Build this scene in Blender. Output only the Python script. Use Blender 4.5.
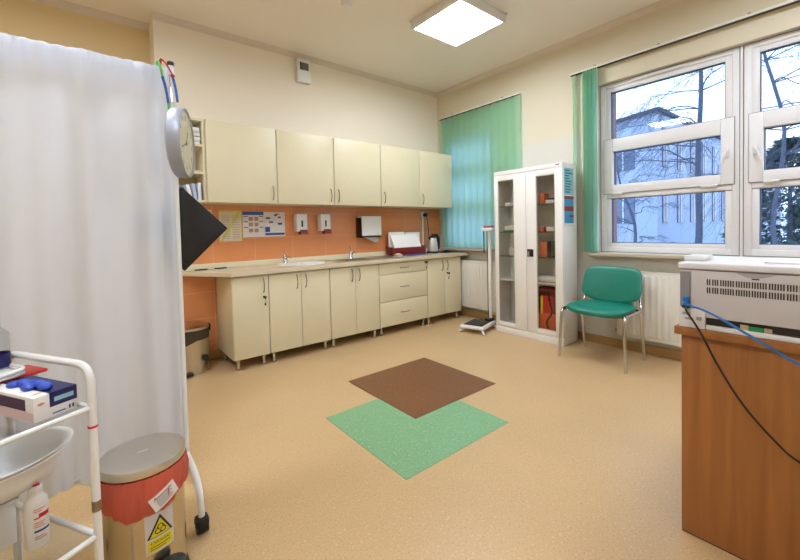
import bpy, bmesh, math, random
from mathutils import Vector, Matrix, Euler
D = bpy.data; SC = bpy.context.scene; COL = SC.collection
PI = math.pi
random.seed(7)
for o in list(D.objects): D.objects.remove(o, do_unlink=True)

# ---------------------------------------------------------------- camera
YAW, PIT, ROL, CH = -0.681722, -0.0297115, -0.0236627, 1.21915
fw = Vector((-math.sin(YAW)*math.cos(PIT), math.cos(YAW)*math.cos(PIT), math.sin(PIT)))
r0 = Vector((math.cos(YAW), math.sin(YAW), 0)); u0 = r0.cross(fw)
rr = r0*math.cos(ROL)+u0*math.sin(ROL); uu = -r0*math.sin(ROL)+u0*math.cos(ROL)
cam = D.cameras.new('camera'); co = D.objects.new('camera', cam); COL.objects.link(co)
cam.sensor_width = 36; cam.sensor_fit = 'HORIZONTAL'; cam.lens = 383.168/800*36
cam.shift_y = (239.764-280)/800; cam.clip_start = .02; cam.clip_end = 300
co.matrix_world = Matrix(((rr.x, uu.x, -fw.x, 0), (rr.y, uu.y, -fw.y, 0), (rr.z, uu.z, -fw.z, CH), (0, 0, 0, 1)))
SC.camera = co
# ---------------------------------------------------------------- world, exposure
SC.view_settings.view_transform = 'Standard'; SC.view_settings.look = 'None'
SC.view_settings.exposure = 0.48; SC.view_settings.gamma = 1.0; SC.view_settings.use_curve_mapping = False
LAMP_POWER = 26.0      # emission strength of the ceiling panels
SKY = 1.9
w = D.worlds.new('sky'); SC.world = w; w.use_nodes = True
nt = w.node_tree; nt.nodes.clear()
def N(t, ty, **k):
    n = t.nodes.new(ty)
    for a, b in k.items():
        if a in n.inputs: n.inputs[a].default_value = b
        else: setattr(n, a, b)
    return n
tc = N(nt, 'ShaderNodeTexCoord'); sep = N(nt, 'ShaderNodeSeparateXYZ'); nt.links.new(tc.outputs['Generated'], sep.inputs[0])
cr = N(nt, 'ShaderNodeValToRGB'); nt.links.new(sep.outputs['Z'], cr.inputs[0])
cr.color_ramp.elements[0].position = 0.0; cr.color_ramp.elements[0].color = (.42, .64, 1, 1)
cr.color_ramp.elements[1].position = .6; cr.color_ramp.elements[1].color = (.32, .56, 1, 1)
e = cr.color_ramp.elements.new(.16); e.color = (.55, .74, 1, 1)
noi = N(nt, 'ShaderNodeTexNoise', Scale=3.0, Detail=5.0); nt.links.new(tc.outputs['Generated'], noi.inputs['Vector'])
mx = N(nt, 'ShaderNodeMix', data_type='RGBA'); mr = N(nt, 'ShaderNodeMapRange'); nt.links.new(noi.outputs[0], mr.inputs[0])
mr.inputs[1].default_value = .42; mr.inputs[2].default_value = .62
nt.links.new(mr.outputs[0], mx.inputs[0]); nt.links.new(cr.outputs[0], mx.inputs[6]); mx.inputs[7].default_value = (.72, .84, 1, 1)
bg = N(nt, 'ShaderNodeBackground', Strength=SKY); nt.links.new(mx.outputs[2], bg.inputs[0])
wo = N(nt, 'ShaderNodeOutputWorld'); nt.links.new(bg.outputs[0], wo.inputs[0])

# ---------------------------------------------------------------- materials
def lin(c): return tuple(((v/255)/12.92 if v/255 <= .04045 else ((v/255+.055)/1.055)**2.4) for v in c)+(1,)
MC = {}
def mat(name, rgb, rough=.5, metal=0, var=.04, scale=8, bump=0, bscale=60, coat=0, sheen=0, spec=.5, trans=0, stretch=None, tcol=None):
    if name in MC: return MC[name]
    m = D.materials.new(name); m.use_nodes = True; t = m.node_tree; b = t.nodes['Principled BSDF']
    c = lin(rgb); tcn = N(t, 'ShaderNodeTexCoord'); mp = N(t, 'ShaderNodeMapping')
    t.links.new(tcn.outputs['Object'], mp.inputs[0])
    if stretch: mp.inputs['Scale'].default_value = stretch
    n = N(t, 'ShaderNodeTexNoise', Scale=scale, Detail=4.0); t.links.new(mp.outputs[0], n.inputs['Vector'])
    m1 = N(t, 'ShaderNodeMix', data_type='RGBA'); t.links.new(n.outputs[0], m1.inputs[0])
    m1.inputs[6].default_value = tuple(min(1, v*(1-var)) for v in c[:3])+(1,)
    m1.inputs[7].default_value = tuple(min(1, v*(1+var)) for v in c[:3])+(1,)
    t.links.new(m1.outputs[2], b.inputs['Base Color'])
    b.inputs['Roughness'].default_value = rough; b.inputs['Metallic'].default_value = metal
    b.inputs['Specular IOR Level'].default_value = spec
    if coat: b.inputs['Coat Weight'].default_value = coat; b.inputs['Coat Roughness'].default_value = .1
    if sheen: b.inputs['Sheen Weight'].default_value = sheen
    if bump:
        n2 = N(t, 'ShaderNodeTexNoise', Scale=bscale, Detail=3.0); t.links.new(mp.outputs[0], n2.inputs['Vector'])
        bp = N(t, 'ShaderNodeBump', Strength=bump, Distance=.01); t.links.new(n2.outputs[0], bp.inputs['Height']); t.links.new(bp.outputs[0], b.inputs['Normal'])
    if trans:
        tr = N(t, 'ShaderNodeBsdfTranslucent'); (t.links.new(m1.outputs[2], tr.inputs[0]) if not tcol else setattr(tr.inputs[0], 'default_value', lin(tcol)))
        ms = N(t, 'ShaderNodeMixShader'); ms.inputs[0].default_value = trans
        out = t.nodes['Material Output']; t.links.new(b.outputs[0], ms.inputs[1]); t.links.new(tr.outputs[0], ms.inputs[2]); t.links.new(ms.outputs[0], out.inputs[0])
    MC[name] = m; return m
def glass_mat(name, tint=(1, 1, 1), refl=.5, rough=.0):
    if name in MC: return MC[name]
    m = D.materials.new(name); m.use_nodes = True; t = m.node_tree; t.nodes.clear()
    tr = N(t, 'ShaderNodeBsdfTransparent'); tr.inputs[0].default_value = tint+(1,)
    gl = N(t, 'ShaderNodeBsdfGlossy'); gl.inputs['Roughness'].default_value = rough
    fr = N(t, 'ShaderNodeFresnel'); ge = N(t, 'ShaderNodeNewGeometry'); io = N(t, 'ShaderNodeMapRange'); io.inputs[3].default_value = 1.45; io.inputs[4].default_value = 1/1.45
    t.links.new(ge.outputs['Backfacing'], io.inputs[0]); t.links.new(io.outputs[0], fr.inputs['IOR']); mu = N(t, 'ShaderNodeMath', operation='MULTIPLY'); mu.inputs[1].default_value = refl
    t.links.new(fr.outputs[0], mu.inputs[0]); ms = N(t, 'ShaderNodeMixShader'); t.links.new(mu.outputs[0], ms.inputs[0])
    t.links.new(tr.outputs[0], ms.inputs[1]); t.links.new(gl.outputs[0], ms.inputs[2])
    o = N(t, 'ShaderNodeOutputMaterial'); t.links.new(ms.outputs[0], o.inputs[0]); MC[name] = m; return m
def emit_mat(name, rgb, s):
    m = D.materials.new(name); m.use_nodes = True; t = m.node_tree; t.nodes.clear()
    e = N(t, 'ShaderNodeEmission', Strength=s); e.inputs[0].default_value = rgb+(1,)
    o = N(t, 'ShaderNodeOutputMaterial'); t.links.new(e.outputs[0], o.inputs[0]); return m

# floor: tan speckled vinyl
def speckle(name, base, dark, light, rough=.35):
    m = D.materials.new(name); m.use_nodes = True; t = m.node_tree; b = t.nodes['Principled BSDF']
    g = N(t, 'ShaderNodeNewGeometry')
    n0 = N(t, 'ShaderNodeTexNoise', Scale=2.0, Detail=3.0); t.links.new(g.outputs['Position'], n0.inputs['Vector'])
    n1 = N(t, 'ShaderNodeTexNoise', Scale=140.0, Detail=2.0); t.links.new(g.outputs['Position'], n1.inputs['Vector'])
    n2 = N(t, 'ShaderNodeTexNoise', Scale=95.0, Detail=2.0); t.links.new(g.outputs['Position'], n2.inputs['Vector'])
    def rng(n, a, b_):
        r = N(t, 'ShaderNodeMapRange'); t.links.new(n.outputs[0], r.inputs[0]); r.inputs[1].default_value = a; r.inputs[2].default_value = b_; return r
    ra = rng(n1, .60, .70); rb = rng(n2, .60, .70); r0 = rng(n0, .3, .7)
    c = lin(base); mA = N(t, 'ShaderNodeMix', data_type='RGBA'); t.links.new(r0.outputs[0], mA.inputs[0])
    mA.inputs[6].default_value = tuple(v*.97 for v in c[:3])+(1,); mA.inputs[7].default_value = tuple(v*1.03 for v in c[:3])+(1,)
    mB = N(t, 'ShaderNodeMix', data_type='RGBA'); t.links.new(ra.outputs[0], mB.inputs[0]); t.links.new(mA.outputs[2], mB.inputs[6]); mB.inputs[7].default_value = lin(dark)
    mC = N(t, 'ShaderNodeMix', data_type='RGBA'); t.links.new(rb.outputs[0], mC.inputs[0]); t.links.new(mB.outputs[2], mC.inputs[6]); mC.inputs[7].default_value = lin(light)
    t.links.new(mC.outputs[2], b.inputs['Base Color']); b.inputs['Roughness'].default_value = rough
    return m
M_floor = speckle('floor vinyl', (202, 170, 126), (172, 136, 92), (214, 190, 152), .34)
M_green = speckle('green vinyl', (126, 172, 128), (82, 138, 98), (160, 198, 158), .4)
M_brown = speckle('brown vinyl', (122, 78, 45), (85, 50, 30), (150, 105, 68), .4)
# wall paint: matt cream above, paler wipeable paint below z=2.16 (window wall)
def wall_mat(name, up, lo=None, zz=2.16):
    m = D.materials.new(name); m.use_nodes = True; t = m.node_tree; b = t.nodes['Principled BSDF']
    g = N(t, 'ShaderNodeNewGeometry'); s = N(t, 'ShaderNodeSeparateXYZ'); t.links.new(g.outputs['Position'], s.inputs[0])
    gt = N(t, 'ShaderNodeMath', operation='GREATER_THAN'); gt.inputs[1].default_value = zz; t.links.new(s.outputs['Z'], gt.inputs[0])
    mm = N(t, 'ShaderNodeMix', data_type='RGBA'); t.links.new(gt.outputs[0], mm.inputs[0]); mm.inputs[6].default_value = lin(lo or up); mm.inputs[7].default_value = lin(up)
    n = N(t, 'ShaderNodeTexNoise', Scale=1.5, Detail=4.0); t.links.new(g.outputs['Position'], n.inputs['Vector'])
    m2 = N(t, 'ShaderNodeMix', data_type='RGBA', blend_type='MULTIPLY'); m2.inputs[0].default_value = 1
    rp = N(t, 'ShaderNodeMapRange'); t.links.new(n.outputs[0], rp.inputs[0]); rp.inputs[3].default_value = .97; rp.inputs[4].default_value = 1.02
    t.links.new(mm.outputs[2], m2.inputs[6]); t.links.new(rp.outputs[0], m2.inputs[7]); t.links.new(m2.outputs[2], b.inputs['Base Color'])
    n3 = N(t, 'ShaderNodeTexNoise', Scale=90.0, Detail=3.0); t.links.new(g.outputs['Position'], n3.inputs['Vector'])
    bp = N(t, 'ShaderNodeBump', Strength=.08, Distance=.004); t.links.new(n3.outputs[0], bp.inputs['Height']); t.links.new(bp.outputs[0], b.inputs['Normal'])
    b.inputs['Roughness'].default_value = .6; return m
M_wallb = wall_mat('cream wall paint', (242, 232, 214))
M_wallr = wall_mat('window wall paint', (216, 207, 184), (212, 208, 197))
M_walll = wall_mat('warm lit wall', (228, 205, 158))  # warmth of tungsten light put into the wall colour
M_ceil = wall_mat('ceiling paint', (243, 234, 222))
# orange tiles .40 x .25 with pale grout
def tile_mat():
    m = D.materials.new('orange wall tile'); m.use_nodes = True; t = m.node_tree; b = t.nodes['Principled BSDF']
    g = N(t, 'ShaderNodeNewGeometry'); s = N(t, 'ShaderNodeSeparateXYZ'); t.links.new(g.outputs['Position'], s.inputs[0])
    def line(out, off, per, wd):
        a = N(t, 'ShaderNodeMath', operation='SUBTRACT'); t.links.new(out, a.inputs[0]); a.inputs[1].default_value = off-per*20
        d = N(t, 'ShaderNodeMath', operation='DIVIDE'); t.links.new(a.outputs[0], d.inputs[0]); d.inputs[1].default_value = per
        f = N(t, 'ShaderNodeMath', operation='FRACT'); t.links.new(d.outputs[0], f.inputs[0])
        l = N(t, 'ShaderNodeMath', operation='LESS_THAN'); t.links.new(f.outputs[0], l.inputs[0]); l.inputs[1].default_value = wd/per; return l
    a = line(s.outputs['X'], .919, .402, .004); c = line(s.outputs['Z'], 1.155, .25, .004)
    mxm = N(t, 'ShaderNodeMath', operation='MAXIMUM'); t.links.new(a.outputs[0], mxm.inputs[0]); t.links.new(c.outputs[0], mxm.inputs[1])
    n = N(t, 'ShaderNodeTexNoise', Scale=5.0, Detail=5.0); t.links.new(g.outputs['Position'], n.inputs['Vector'])
    m1 = N(t, 'ShaderNodeMix', data_type='RGBA'); t.links.new(n.outputs[0], m1.inputs[0]); m1.inputs[6].default_value = lin((214, 136, 82)); m1.inputs[7].default_value = lin((226, 150, 98))
    m2 = N(t, 'ShaderNodeMix', data_type='RGBA'); t.links.new(mxm.outputs[0], m2.inputs[0]); t.links.new(m1.outputs[2], m2.inputs[6]); m2.inputs[7].default_value = lin((230, 175, 125))
    t.links.new(m2.outputs[2], b.inputs['Base Color']); b.inputs['Roughness'].default_value = .22; return m
M_tile = tile_mat()
M_cab = mat('cream laminate', (222, 212, 180), .38, var=.02)
M_cabin = mat('cream carcass', (215, 196, 148), .5, var=.02)
M_work = mat('beige worktop', (214, 200, 174), .25, var=.05, scale=60)
M_steel = mat('brushed steel', (205, 196, 178), .28, 1, var=.06, scale=20, stretch=(1, 1, 30))
M_chrome = mat('chrome', (205, 205, 205), .12, 1, var=.01)
M_nick = mat('satin nickel', (150, 138, 120), .3, 1, var=.02)
M_white = mat('white enamel', (232, 232, 232), .3, var=.01)
M_pvc = mat('white window frame plastic', (228, 228, 232), .35, var=.01)
M_cabw = mat('white painted metal', (240, 238, 236), .4, var=.015)
M_rad = mat('white radiator enamel', (230, 228, 220), .35, var=.01)
M_black = mat('black plastic', (18, 18, 20), .4, var=.1)
M_dark = mat('dark rubber', (28, 26, 26), .6, var=.1)
M_seam = mat('dark seam', (70, 62, 50), .8)
M_teal = mat('green leatherette', (14, 124, 106), .33, var=.05, scale=14, bump=.12, bscale=160)
M_blind = mat('green blind fabric', (165, 208, 142), .85, var=.05, scale=30, stretch=(1, 1, .1), trans=.62, tcol=(212, 246, 252))
M_curt = mat('white screen fabric', (230, 236, 248), .8, var=.02, trans=.42)
M_print = mat('grey printer plastic', (196, 193, 196), .45, var=.01)
M_printl = mat('light printer plastic', (222, 222, 228), .4, var=.01)
M_paper = mat('white paper', (232, 230, 228), .8, var=.02)
M_red = mat('red plastic', (200, 30, 30), .35)
M_dred = mat('dark red plastic', (118, 26, 28), .35)
M_blue = mat('blue plastic', (20, 110, 190), .35)
M_navy = mat('navy card', (30, 32, 92), .4)
M_orange = mat('orange fabric', (215, 92, 50), .7)
M_yel = mat('yellow print', (222, 205, 30), .5)
M_bag = mat('red waste bag', (222, 104, 84), .42, var=.08, scale=12, bump=.35, bscale=25, trans=.25)
M_stone = mat('grey beige sill stone', (190, 178, 158), .3, var=.12, scale=50)
M_skirt = mat('tan vinyl skirting', (178, 143, 92), .45, var=.04)
M_glass = glass_mat('window glass', (.96, .98, 1.0), .5)
M_cglass = glass_mat('cabinet glass', (.93, .91, .88), .8)
M_clear = glass_mat('clear plastic', (.88, .90, .92), 1.0, .1)
def wood_mat():
    m = D.materials.new('desk wood laminate'); m.use_nodes = True; t = m.node_tree; b = t.nodes['Principled BSDF']
    g = N(t, 'ShaderNodeNewGeometry'); mp = N(t, 'ShaderNodeMapping'); mp.inputs['Scale'].default_value = (12, 12, .7); t.links.new(g.outputs['Position'], mp.inputs[0])
    n = N(t, 'ShaderNodeTexNoise', Scale=2.5, Detail=6.0, Distortion=.6); t.links.new(mp.outputs[0], n.inputs['Vector'])
    r = N(t, 'ShaderNodeValToRGB'); t.links.new(n.outputs[0], r.inputs[0]); r.color_ramp.elements[0].position = .3; r.color_ramp.elements[1].position = .72
    r.color_ramp.elements[0].color = lin((142, 90, 44)); r.color_ramp.elements[1].color = lin((164, 106, 54))
    t.links.new(r.outputs[0], b.inputs['Base Color']); b.inputs['Roughness'].default_value = .38; return m
M_wood = wood_mat()

# ---------------------------------------------------------------- mesh helpers
def V(*a): return Vector(a)
def bx(bm, x0, x1, y0, y1, z0, z1, bev=0, seg=2, M=None):
    x0, x1 = min(x0, x1), max(x0, x1); y0, y1 = min(y0, y1), max(y0, y1); z0, z1 = min(z0, z1), max(z0, z1)
    t = bmesh.new()
    bmesh.ops.create_cube(t, size=1, matrix=Matrix.Translation(((x0+x1)/2, (y0+y1)/2, (z0+z1)/2)) @ Matrix.Diagonal((x1-x0, y1-y0, z1-z0, 1)))
    if bev: bmesh.ops.bevel(t, geom=t.edges[:], offset=min(bev, (x1-x0)*.45, (y1-y0)*.45, (z1-z0)*.45), segments=seg, profile=.5, affect='EDGES')
    merge(bm, t, M)
def merge(bm, t, M=None):
    if M: bmesh.ops.transform(t, matrix=M, verts=t.verts)
    me = D.meshes.new('tmp'); t.to_mesh(me); t.free(); bm.from_mesh(me); D.meshes.remove(me)
def cyl(bm, p0, p1, r0, r1=None, seg=20, cap=True):
    p0, p1 = Vector(p0), Vector(p1); r1 = r0 if r1 is None else r1
    d = p1-p0; t = bmesh.new(); bmesh.ops.create_cone(t, cap_ends=cap, cap_tris=False, segments=seg, radius1=r0, radius2=r1, depth=d.length)
    q = d.to_track_quat('Z', 'Y').to_matrix().to_4x4(); merge(bm, t, Matrix.Translation((p0+p1)/2) @ q)
def sph(bm, c, r, sc=(1, 1, 1), seg=16):
    t = bmesh.new(); bmesh.ops.create_uvsphere(t, u_segments=seg, v_segments=seg//2+2, radius=r)
    merge(bm, t, Matrix.Translation(c) @ Matrix.Diagonal((*sc, 1)))
def catmull(pts, n=6):
    pts = [Vector(p) for p in pts]; out = []
    for i in range(len(pts)-1):
        a = pts[max(i-1, 0)]; b = pts[i]; c = pts[i+1]; d = pts[min(i+2, len(pts)-1)]
        for k in range(n):
            t = k/n; out.append(.5*((2*b)+(c-a)*t+(2*a-5*b+4*c-d)*t*t+(3*b-a-3*c+d)*t**3))
    out.append(pts[-1]); return out
def tube(bm, pts, r, seg=12, smooth=0, cap=True, flat=1.0):
    if smooth: pts = catmull(pts, smooth)
    pts = [Vector(p) for p in pts]; n = len(pts); rs = r if isinstance(r, (list, tuple)) else [r]*n
    if len(rs) != n: rs = [rs[0]+(rs[-1]-rs[0])*i/(n-1) for i in range(n)]
    rings = []; up = None
    for i, p in enumerate(pts):
        d = ((pts[min(i+1, n-1)]-p).normalized()+(p-pts[max(i-1, 0)]).normalized())
        d = d.normalized() if d.length > 1e-6 else V(0, 0, 1)
        if up is None: up = d.orthogonal().normalized()
        else:
            up = (up-d*up.dot(d)); up = up.normalized() if up.length > 1e-6 else d.orthogonal().normalized()
        s = d.cross(up)
        rings.append([bm.verts.new(p+(up*math.cos(2*PI*k/seg)*flat+s*math.sin(2*PI*k/seg))*rs[i]) for k in range(seg)])
    for a, b in zip(rings, rings[1:]):
        for k in range(seg): bm.faces.new((a[k], a[(k+1) % seg], b[(k+1) % seg], b[k]))
    if cap: bm.faces.new(rings[0][::-1]); bm.faces.new(rings[-1])
def fillet(pts, r, n=5):
    pts = [Vector(p) for p in pts]; out = [pts[0]]
    for i in range(1, len(pts)-1):
        a = (pts[i-1]-pts[i]).normalized(); b = (pts[i+1]-pts[i]).normalized(); p0 = pts[i]+a*r; p1 = pts[i]+b*r
        for k in range(n+1):
            t = k/n; out.append((1-t)**2*p0+2*t*(1-t)*pts[i]+t*t*p1)
    out.append(pts[-1]); return out
def lathe(bm, prof, c=(0, 0, 0), seg=32, sx=1, sy=1):
    rings = []
    for r, z in prof:
        if r < 1e-5: rings.append([bm.verts.new((c[0], c[1], c[2]+z))])
        else: rings.append([bm.verts.new((c[0]+r*sx*math.cos(2*PI*k/seg), c[1]+r*sy*math.sin(2*PI*k/seg), c[2]+z)) for k in range(seg)])
    for a, b in zip(rings, rings[1:]):
        for k in range(seg):
            if len(a) == 1 and len(b) == 1: continue
            if len(a) == 1: bm.faces.new((a[0], b[(k+1) % seg], b[k]))
            elif len(b) == 1: bm.faces.new((a[k], a[(k+1) % seg], b[0]))
            else: bm.faces.new((a[k], a[(k+1) % seg], b[(k+1) % seg], b[k]))
def prism(bm, poly, z0, z1, M=None):
    t = bmesh.new(); a = [t.verts.new((p[0], p[1], z0)) for p in poly]; b = [t.verts.new((p[0], p[1], z1)) for p in poly]; n = len(poly)
    t.faces.new(a[::-1]); t.faces.new(b)
    for k in range(n): t.faces.new((a[k], a[(k+1) % n], b[(k+1) % n], b[k]))
    merge(bm, t, M)
def obj(name, bm, m, parent=None, loc=None, smooth=40, recalc=True, rot=None):
    if recalc: bmesh.ops.recalc_face_normals(bm, faces=bm.faces[:])
    me = D.meshes.new(name); bm.to_mesh(me); bm.free()
    if smooth:
        me.polygons.foreach_set('use_smooth', [True]*len(me.polygons)); me.set_sharp_from_angle(angle=math.radians(smooth))
    for x in (m if isinstance(m, (list, tuple)) else [m]): me.materials.append(x)
    o = D.objects.new(name, me); COL.objects.link(o)
    if parent: o.parent = parent
    if loc: o.location = loc
    if rot: o.rotation_euler = rot
    return o
def tag(o, label, cat, group=None):
    o['label'] = label; o['category'] = cat
    if group: o['group'] = group
    return o
def thing(name, label, cat, loc=(0, 0, 0), rz=0, group=None):
    o = D.objects.new(name, None); COL.objects.link(o); o.location = loc; o.rotation_euler = (0, 0, rz); o.empty_display_size = .05
    return tag(o, label, cat, group)
def struct(name, bm, m, parent=None, smooth=0):
    o = obj(name, bm, m, parent, smooth=smooth)
    if not parent: o['kind'] = 'structure'
    return o
def B(*boxes, bev=0, seg=2):
    bm = bmesh.new()
    for b in boxes: bx(bm, *b, bev=bev, seg=seg)
    return bm
def part(name, m, parent, *boxes, bev=0, seg=2, smooth=40, **k): return obj(name, B(*boxes, bev=bev, seg=seg), m, parent, smooth=smooth, **k)
def text_bm(s, size, ext=.0003):
    cu = D.curves.new('t', 'FONT'); cu.body = s; cu.size = size; cu.extrude = ext; cu.align_x = 'CENTER'; cu.align_y = 'CENTER'
    o = D.objects.new('t', cu); COL.objects.link(o); dg = bpy.context.evaluated_depsgraph_get(); dg.update()
    me = D.meshes.new_from_object(o.evaluated_get(dg)); bm = bmesh.new(); bm.from_mesh(me)
    D.objects.remove(o, do_unlink=True); D.curves.remove(cu); D.meshes.remove(me); return bm

# ================================================================ STRUCTURE
XR, YB, HC = 4.0, 4.0, 3.156
XL, YF, YB2 = -2.0, -1.6, 4.25
struct('floor', B((XL-.1, XR+.3, YF-.1, YB2+.1, -.12, 0)), M_floor)
struct('ceiling', B((XL-.1, XR+.3, YF-.1, YB2+.1, HC, HC+.12)), M_ceil)
struct('wall_back', B((.507, XR, YB, YB+.35, 0, HC), (.507-.001, .507, YB, YB+.35, 0, HC)), M_wallb)
struct('wall_back_recess', B((XL-.1, .506, YB2, YB2+.1, 0, HC)), M_walll)
struct('wall_left', B((XL-.1, XL, YF, YB2, 0, HC)), M_walll)
struct('wall_front', B((XL-.1, XR+.3, YF-.1, YF, 0, HC)), M_wallb)
# window wall with two openings
W1 = (-.43, 1.745, .93, 2.60); W2 = (2.95, 3.84, .93, 2.47); XO = 4.32
bw = B((XR, XO, YF, W1[0], 0, HC), (XR, XO, W1[0], W1[1], 0, W1[2]), (XR, XO, W1[0], W1[1], W1[3], HC),
       (XR, XO, W1[1], W2[0], 0, HC), (XR, XO, W2[0], W2[1], 0, W2[2]), (XR, XO, W2[0], W2[1], W2[3], HC), (XR, XO, W2[1], YB+.35, 0, HC))
struct('wall_right', bw, M_wallr)
M_ext = mat('mauve exterior render', (150, 118, 118), .8, var=.06)
struct('trim_exterior_jamb', B((4.125, XO+.02, W1[1]-.045, W1[1]-.001, W1[2], W1[3]), (4.125, XO+.02, W1[0]+.001, W1[0]+.03, W1[2], W1[3])), M_ext)
# splashback tiles (worktop zone down to the floor at the left end)
struct('trim_tiles', B((.53, XR-.002, YB-.008, YB, .085, 1.487)), M_tile)
# cove strips
def cove(a, b, n):
    bm = bmesh.new(); a = Vector(a); b = Vector(b); n = Vector(n); r = .05; ra = []; rb = []
    for k in range(6):
        t = k/5*PI/2; off = n*(r*(1-math.sin(t)))+V(0, 0, -r*(1-math.cos(t)))
        ra.append(bm.verts.new(a+off)); rb.append(bm.verts.new(b+off))
    ca = bm.verts.new(a); cb = bm.verts.new(b)
    for k in range(5): bm.faces.new((ra[k], ra[k+1], rb[k+1], rb[k]))
    bm.faces.new([ca]+ra); bm.faces.new([cb]+rb); bm.faces.new((ca, cb, rb[0], ra[0])); bm.faces.new((ca, cb, rb[5], ra[5])); return bm
M_cove = mat('pale cove paint', (222, 210, 196), .6)
struct('trim_cove_back', cove((.507, YB, HC), (XR, YB, HC), (0, -1, 0)), M_cove, smooth=60)
struct('trim_cove_right', cove((XR, YF, HC), (XR, YB, HC), (-1, 0, 0)), M_cove, smooth=60)
struct('trim_cove_recess', cove((XL, YB2, HC), (.507, YB2, HC), (0, -1, 0)), M_cove, smooth=60)
struct('baseboard_right', B((XR-.012, XR, YF, YB-.01, 0, .085), bev=.004), M_skirt)
struct('baseboard_back', B((.52, XR-.013, YB-.014, YB, 0, .085), bev=.004), M_skirt)
struct('baseboard_recess', B((XL, .506, YB2-.012, YB2, 0, .085), bev=.004), M_skirt)
struct('trim_sill_right', B((3.905, 4.10, W1[0]-.05, W1[1]+.06, .898, .929), bev=.006), M_stone)
struct('trim_sill_left', B((3.905, 4.10, W2[0]-.06, W2[1]+.05, .898, .929), bev=.006), M_stone)

M_gap = mat('grey gap shade', (128, 126, 128), .7)  # grey lines paint the shade in the window frame gaps
# windows -------------------------------------------------------
M_gask = mat('dark window gasket', (40, 60, 105), .5)
def frame_boxes(x0, x1, y0, y1, z0, z1, wl, wr, wb, wt):
    return [(x0, x1, y0, y0+wl, z0, z1), (x0, x1, y1-wr, y1, z0, z1), (x0, x1, y0+wl, y1-wr, z0, z0+wb), (x0, x1, y0+wl, y1-wr, z1-wt, z1)]
def pane(root, y0, y1, z0, z1):
    g = obj('pane', B((4.098, 4.102, y0-.003, y1+.003, z0-.003, z1+.003)), M_glass, root, smooth=0)
    obj('gasket', B(*frame_boxes(4.082, 4.118, y0-.001, y1+.001, z0-.001, z1+.001, .006, .006, .006, .006)), M_gask, root, smooth=0)
def big_window(root, ya, yb, mirror):
    # ya = right edge (smaller y), yb = left edge
    zb, zt = W1[2], W1[3]
    part('frame', M_pvc, root, *frame_boxes(4.06, 4.14, ya, yb, zb, zt, .05, .05, .055, .045), bev=.005)
    # top fixed light glazing bead, mid sash, bottom fixed light
    part('bead', M_pvc, root, *frame_boxes(4.072, 4.13, ya+.045, yb-.045, 2.046, zt-.04, .05, .05, .012, .045), bev=.004)
    part('transom', M_pvc, root, (4.062, 4.138, ya+.05, yb-.05, 1.985, 2.052), (4.062, 4.138, ya+.05, yb-.05, 1.468, 1.53), bev=.004)
    s = part('sash', M_pvc, root, *frame_boxes(4.045, 4.12, ya+.035, yb-.035, 1.515, 2.05, .085, .085, .085, .125), bev=.006)
    part('bead', M_pvc, root, *frame_boxes(4.072, 4.13, ya+.045, yb-.045, zb+.045, 1.475, .05, .05, .05, .012), bev=.004)
    pane(root, ya+.095, yb-.095, 2.055, zt-.085)
    pane(root, ya+.12, yb-.12, 1.60, 1.925)
    pane(root, ya+.095, yb-.095, zb+.095, 1.465)
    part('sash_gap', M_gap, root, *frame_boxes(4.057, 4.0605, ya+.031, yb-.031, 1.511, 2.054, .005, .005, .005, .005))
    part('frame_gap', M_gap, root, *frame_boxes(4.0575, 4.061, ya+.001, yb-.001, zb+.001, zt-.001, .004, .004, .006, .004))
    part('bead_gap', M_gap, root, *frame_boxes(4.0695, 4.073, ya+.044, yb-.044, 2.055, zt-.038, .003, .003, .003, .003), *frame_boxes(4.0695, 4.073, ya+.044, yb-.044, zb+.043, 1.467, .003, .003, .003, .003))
    # hinge caps on the lower edge of the sash
    part('hinge', M_pvc, root, (4.034, 4.05, yb-.21, yb-.12, 1.503, 1.522), (4.034, 4.05, ya+.14, ya+.25, 1.503, 1.522), bev=.003)
    hy = ya+.075 if not mirror else yb-.075
    h = part('handle', M_white, s, (4.03, 4.046, hy-.014, hy+.014, 1.73, 1.80), bev=.005)
    bm = bmesh.new(); dy = .05 if mirror else -.05
    tube(bm, [(4.036, hy, 1.775), (4.012, hy, 1.775), (4.005, hy-dy*.4, 1.74), (4.005, hy-dy*.05+dy*.6*(-1), 1.68)], .009, 8)
    obj('lever', bm, M_white, s)
r = thing('window_1', 'x', 'window', (0, 0, 0)); 
def structure_root(o):
    for k in ('label', 'category', 'group'):
        if k in o: del o[k]
    o['kind'] = 'structure'
structure_root(r); big_window(r, .668, 1.742, False)
part('trickle_vent', M_white, r, (4.045, 4.062, 1.02, 1.42, 2.562, 2.582), bev=.004)
part('mullion', M_pvc, r, (4.055, 4.14, .651, .667, W1[2], W1[3]))
r2 = thing('window_2', 'x', 'window', (0, 0, 0)); structure_root(r2); big_window(r2, -.425, .650, True)
r3 = thing('window_3', 'x', 'window', (0, 0, 0)); structure_root(r3)
part('frame', M_pvc, r3, *frame_boxes(4.06, 4.14, W2[0]+.003, W2[1]-.003, W2[2], W2[3], .09, .09, .09, .09), bev=.005)
part('transom', M_pvc, r3, (4.062, 4.138, W2[0]+.09, W2[1]-.09, 1.96, 2.08), (4.062, 4.138, W2[0]+.09, W2[1]-.09, 1.46, 1.60), bev=.004)
for a, b in ((1.02, 1.46), (1.60, 1.96), (2.08, 2.38)): part('pane', M_glass, r3, (4.098, 4.102, W2[0]+.09, W2[1]-.09, a, b), smooth=0)

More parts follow.
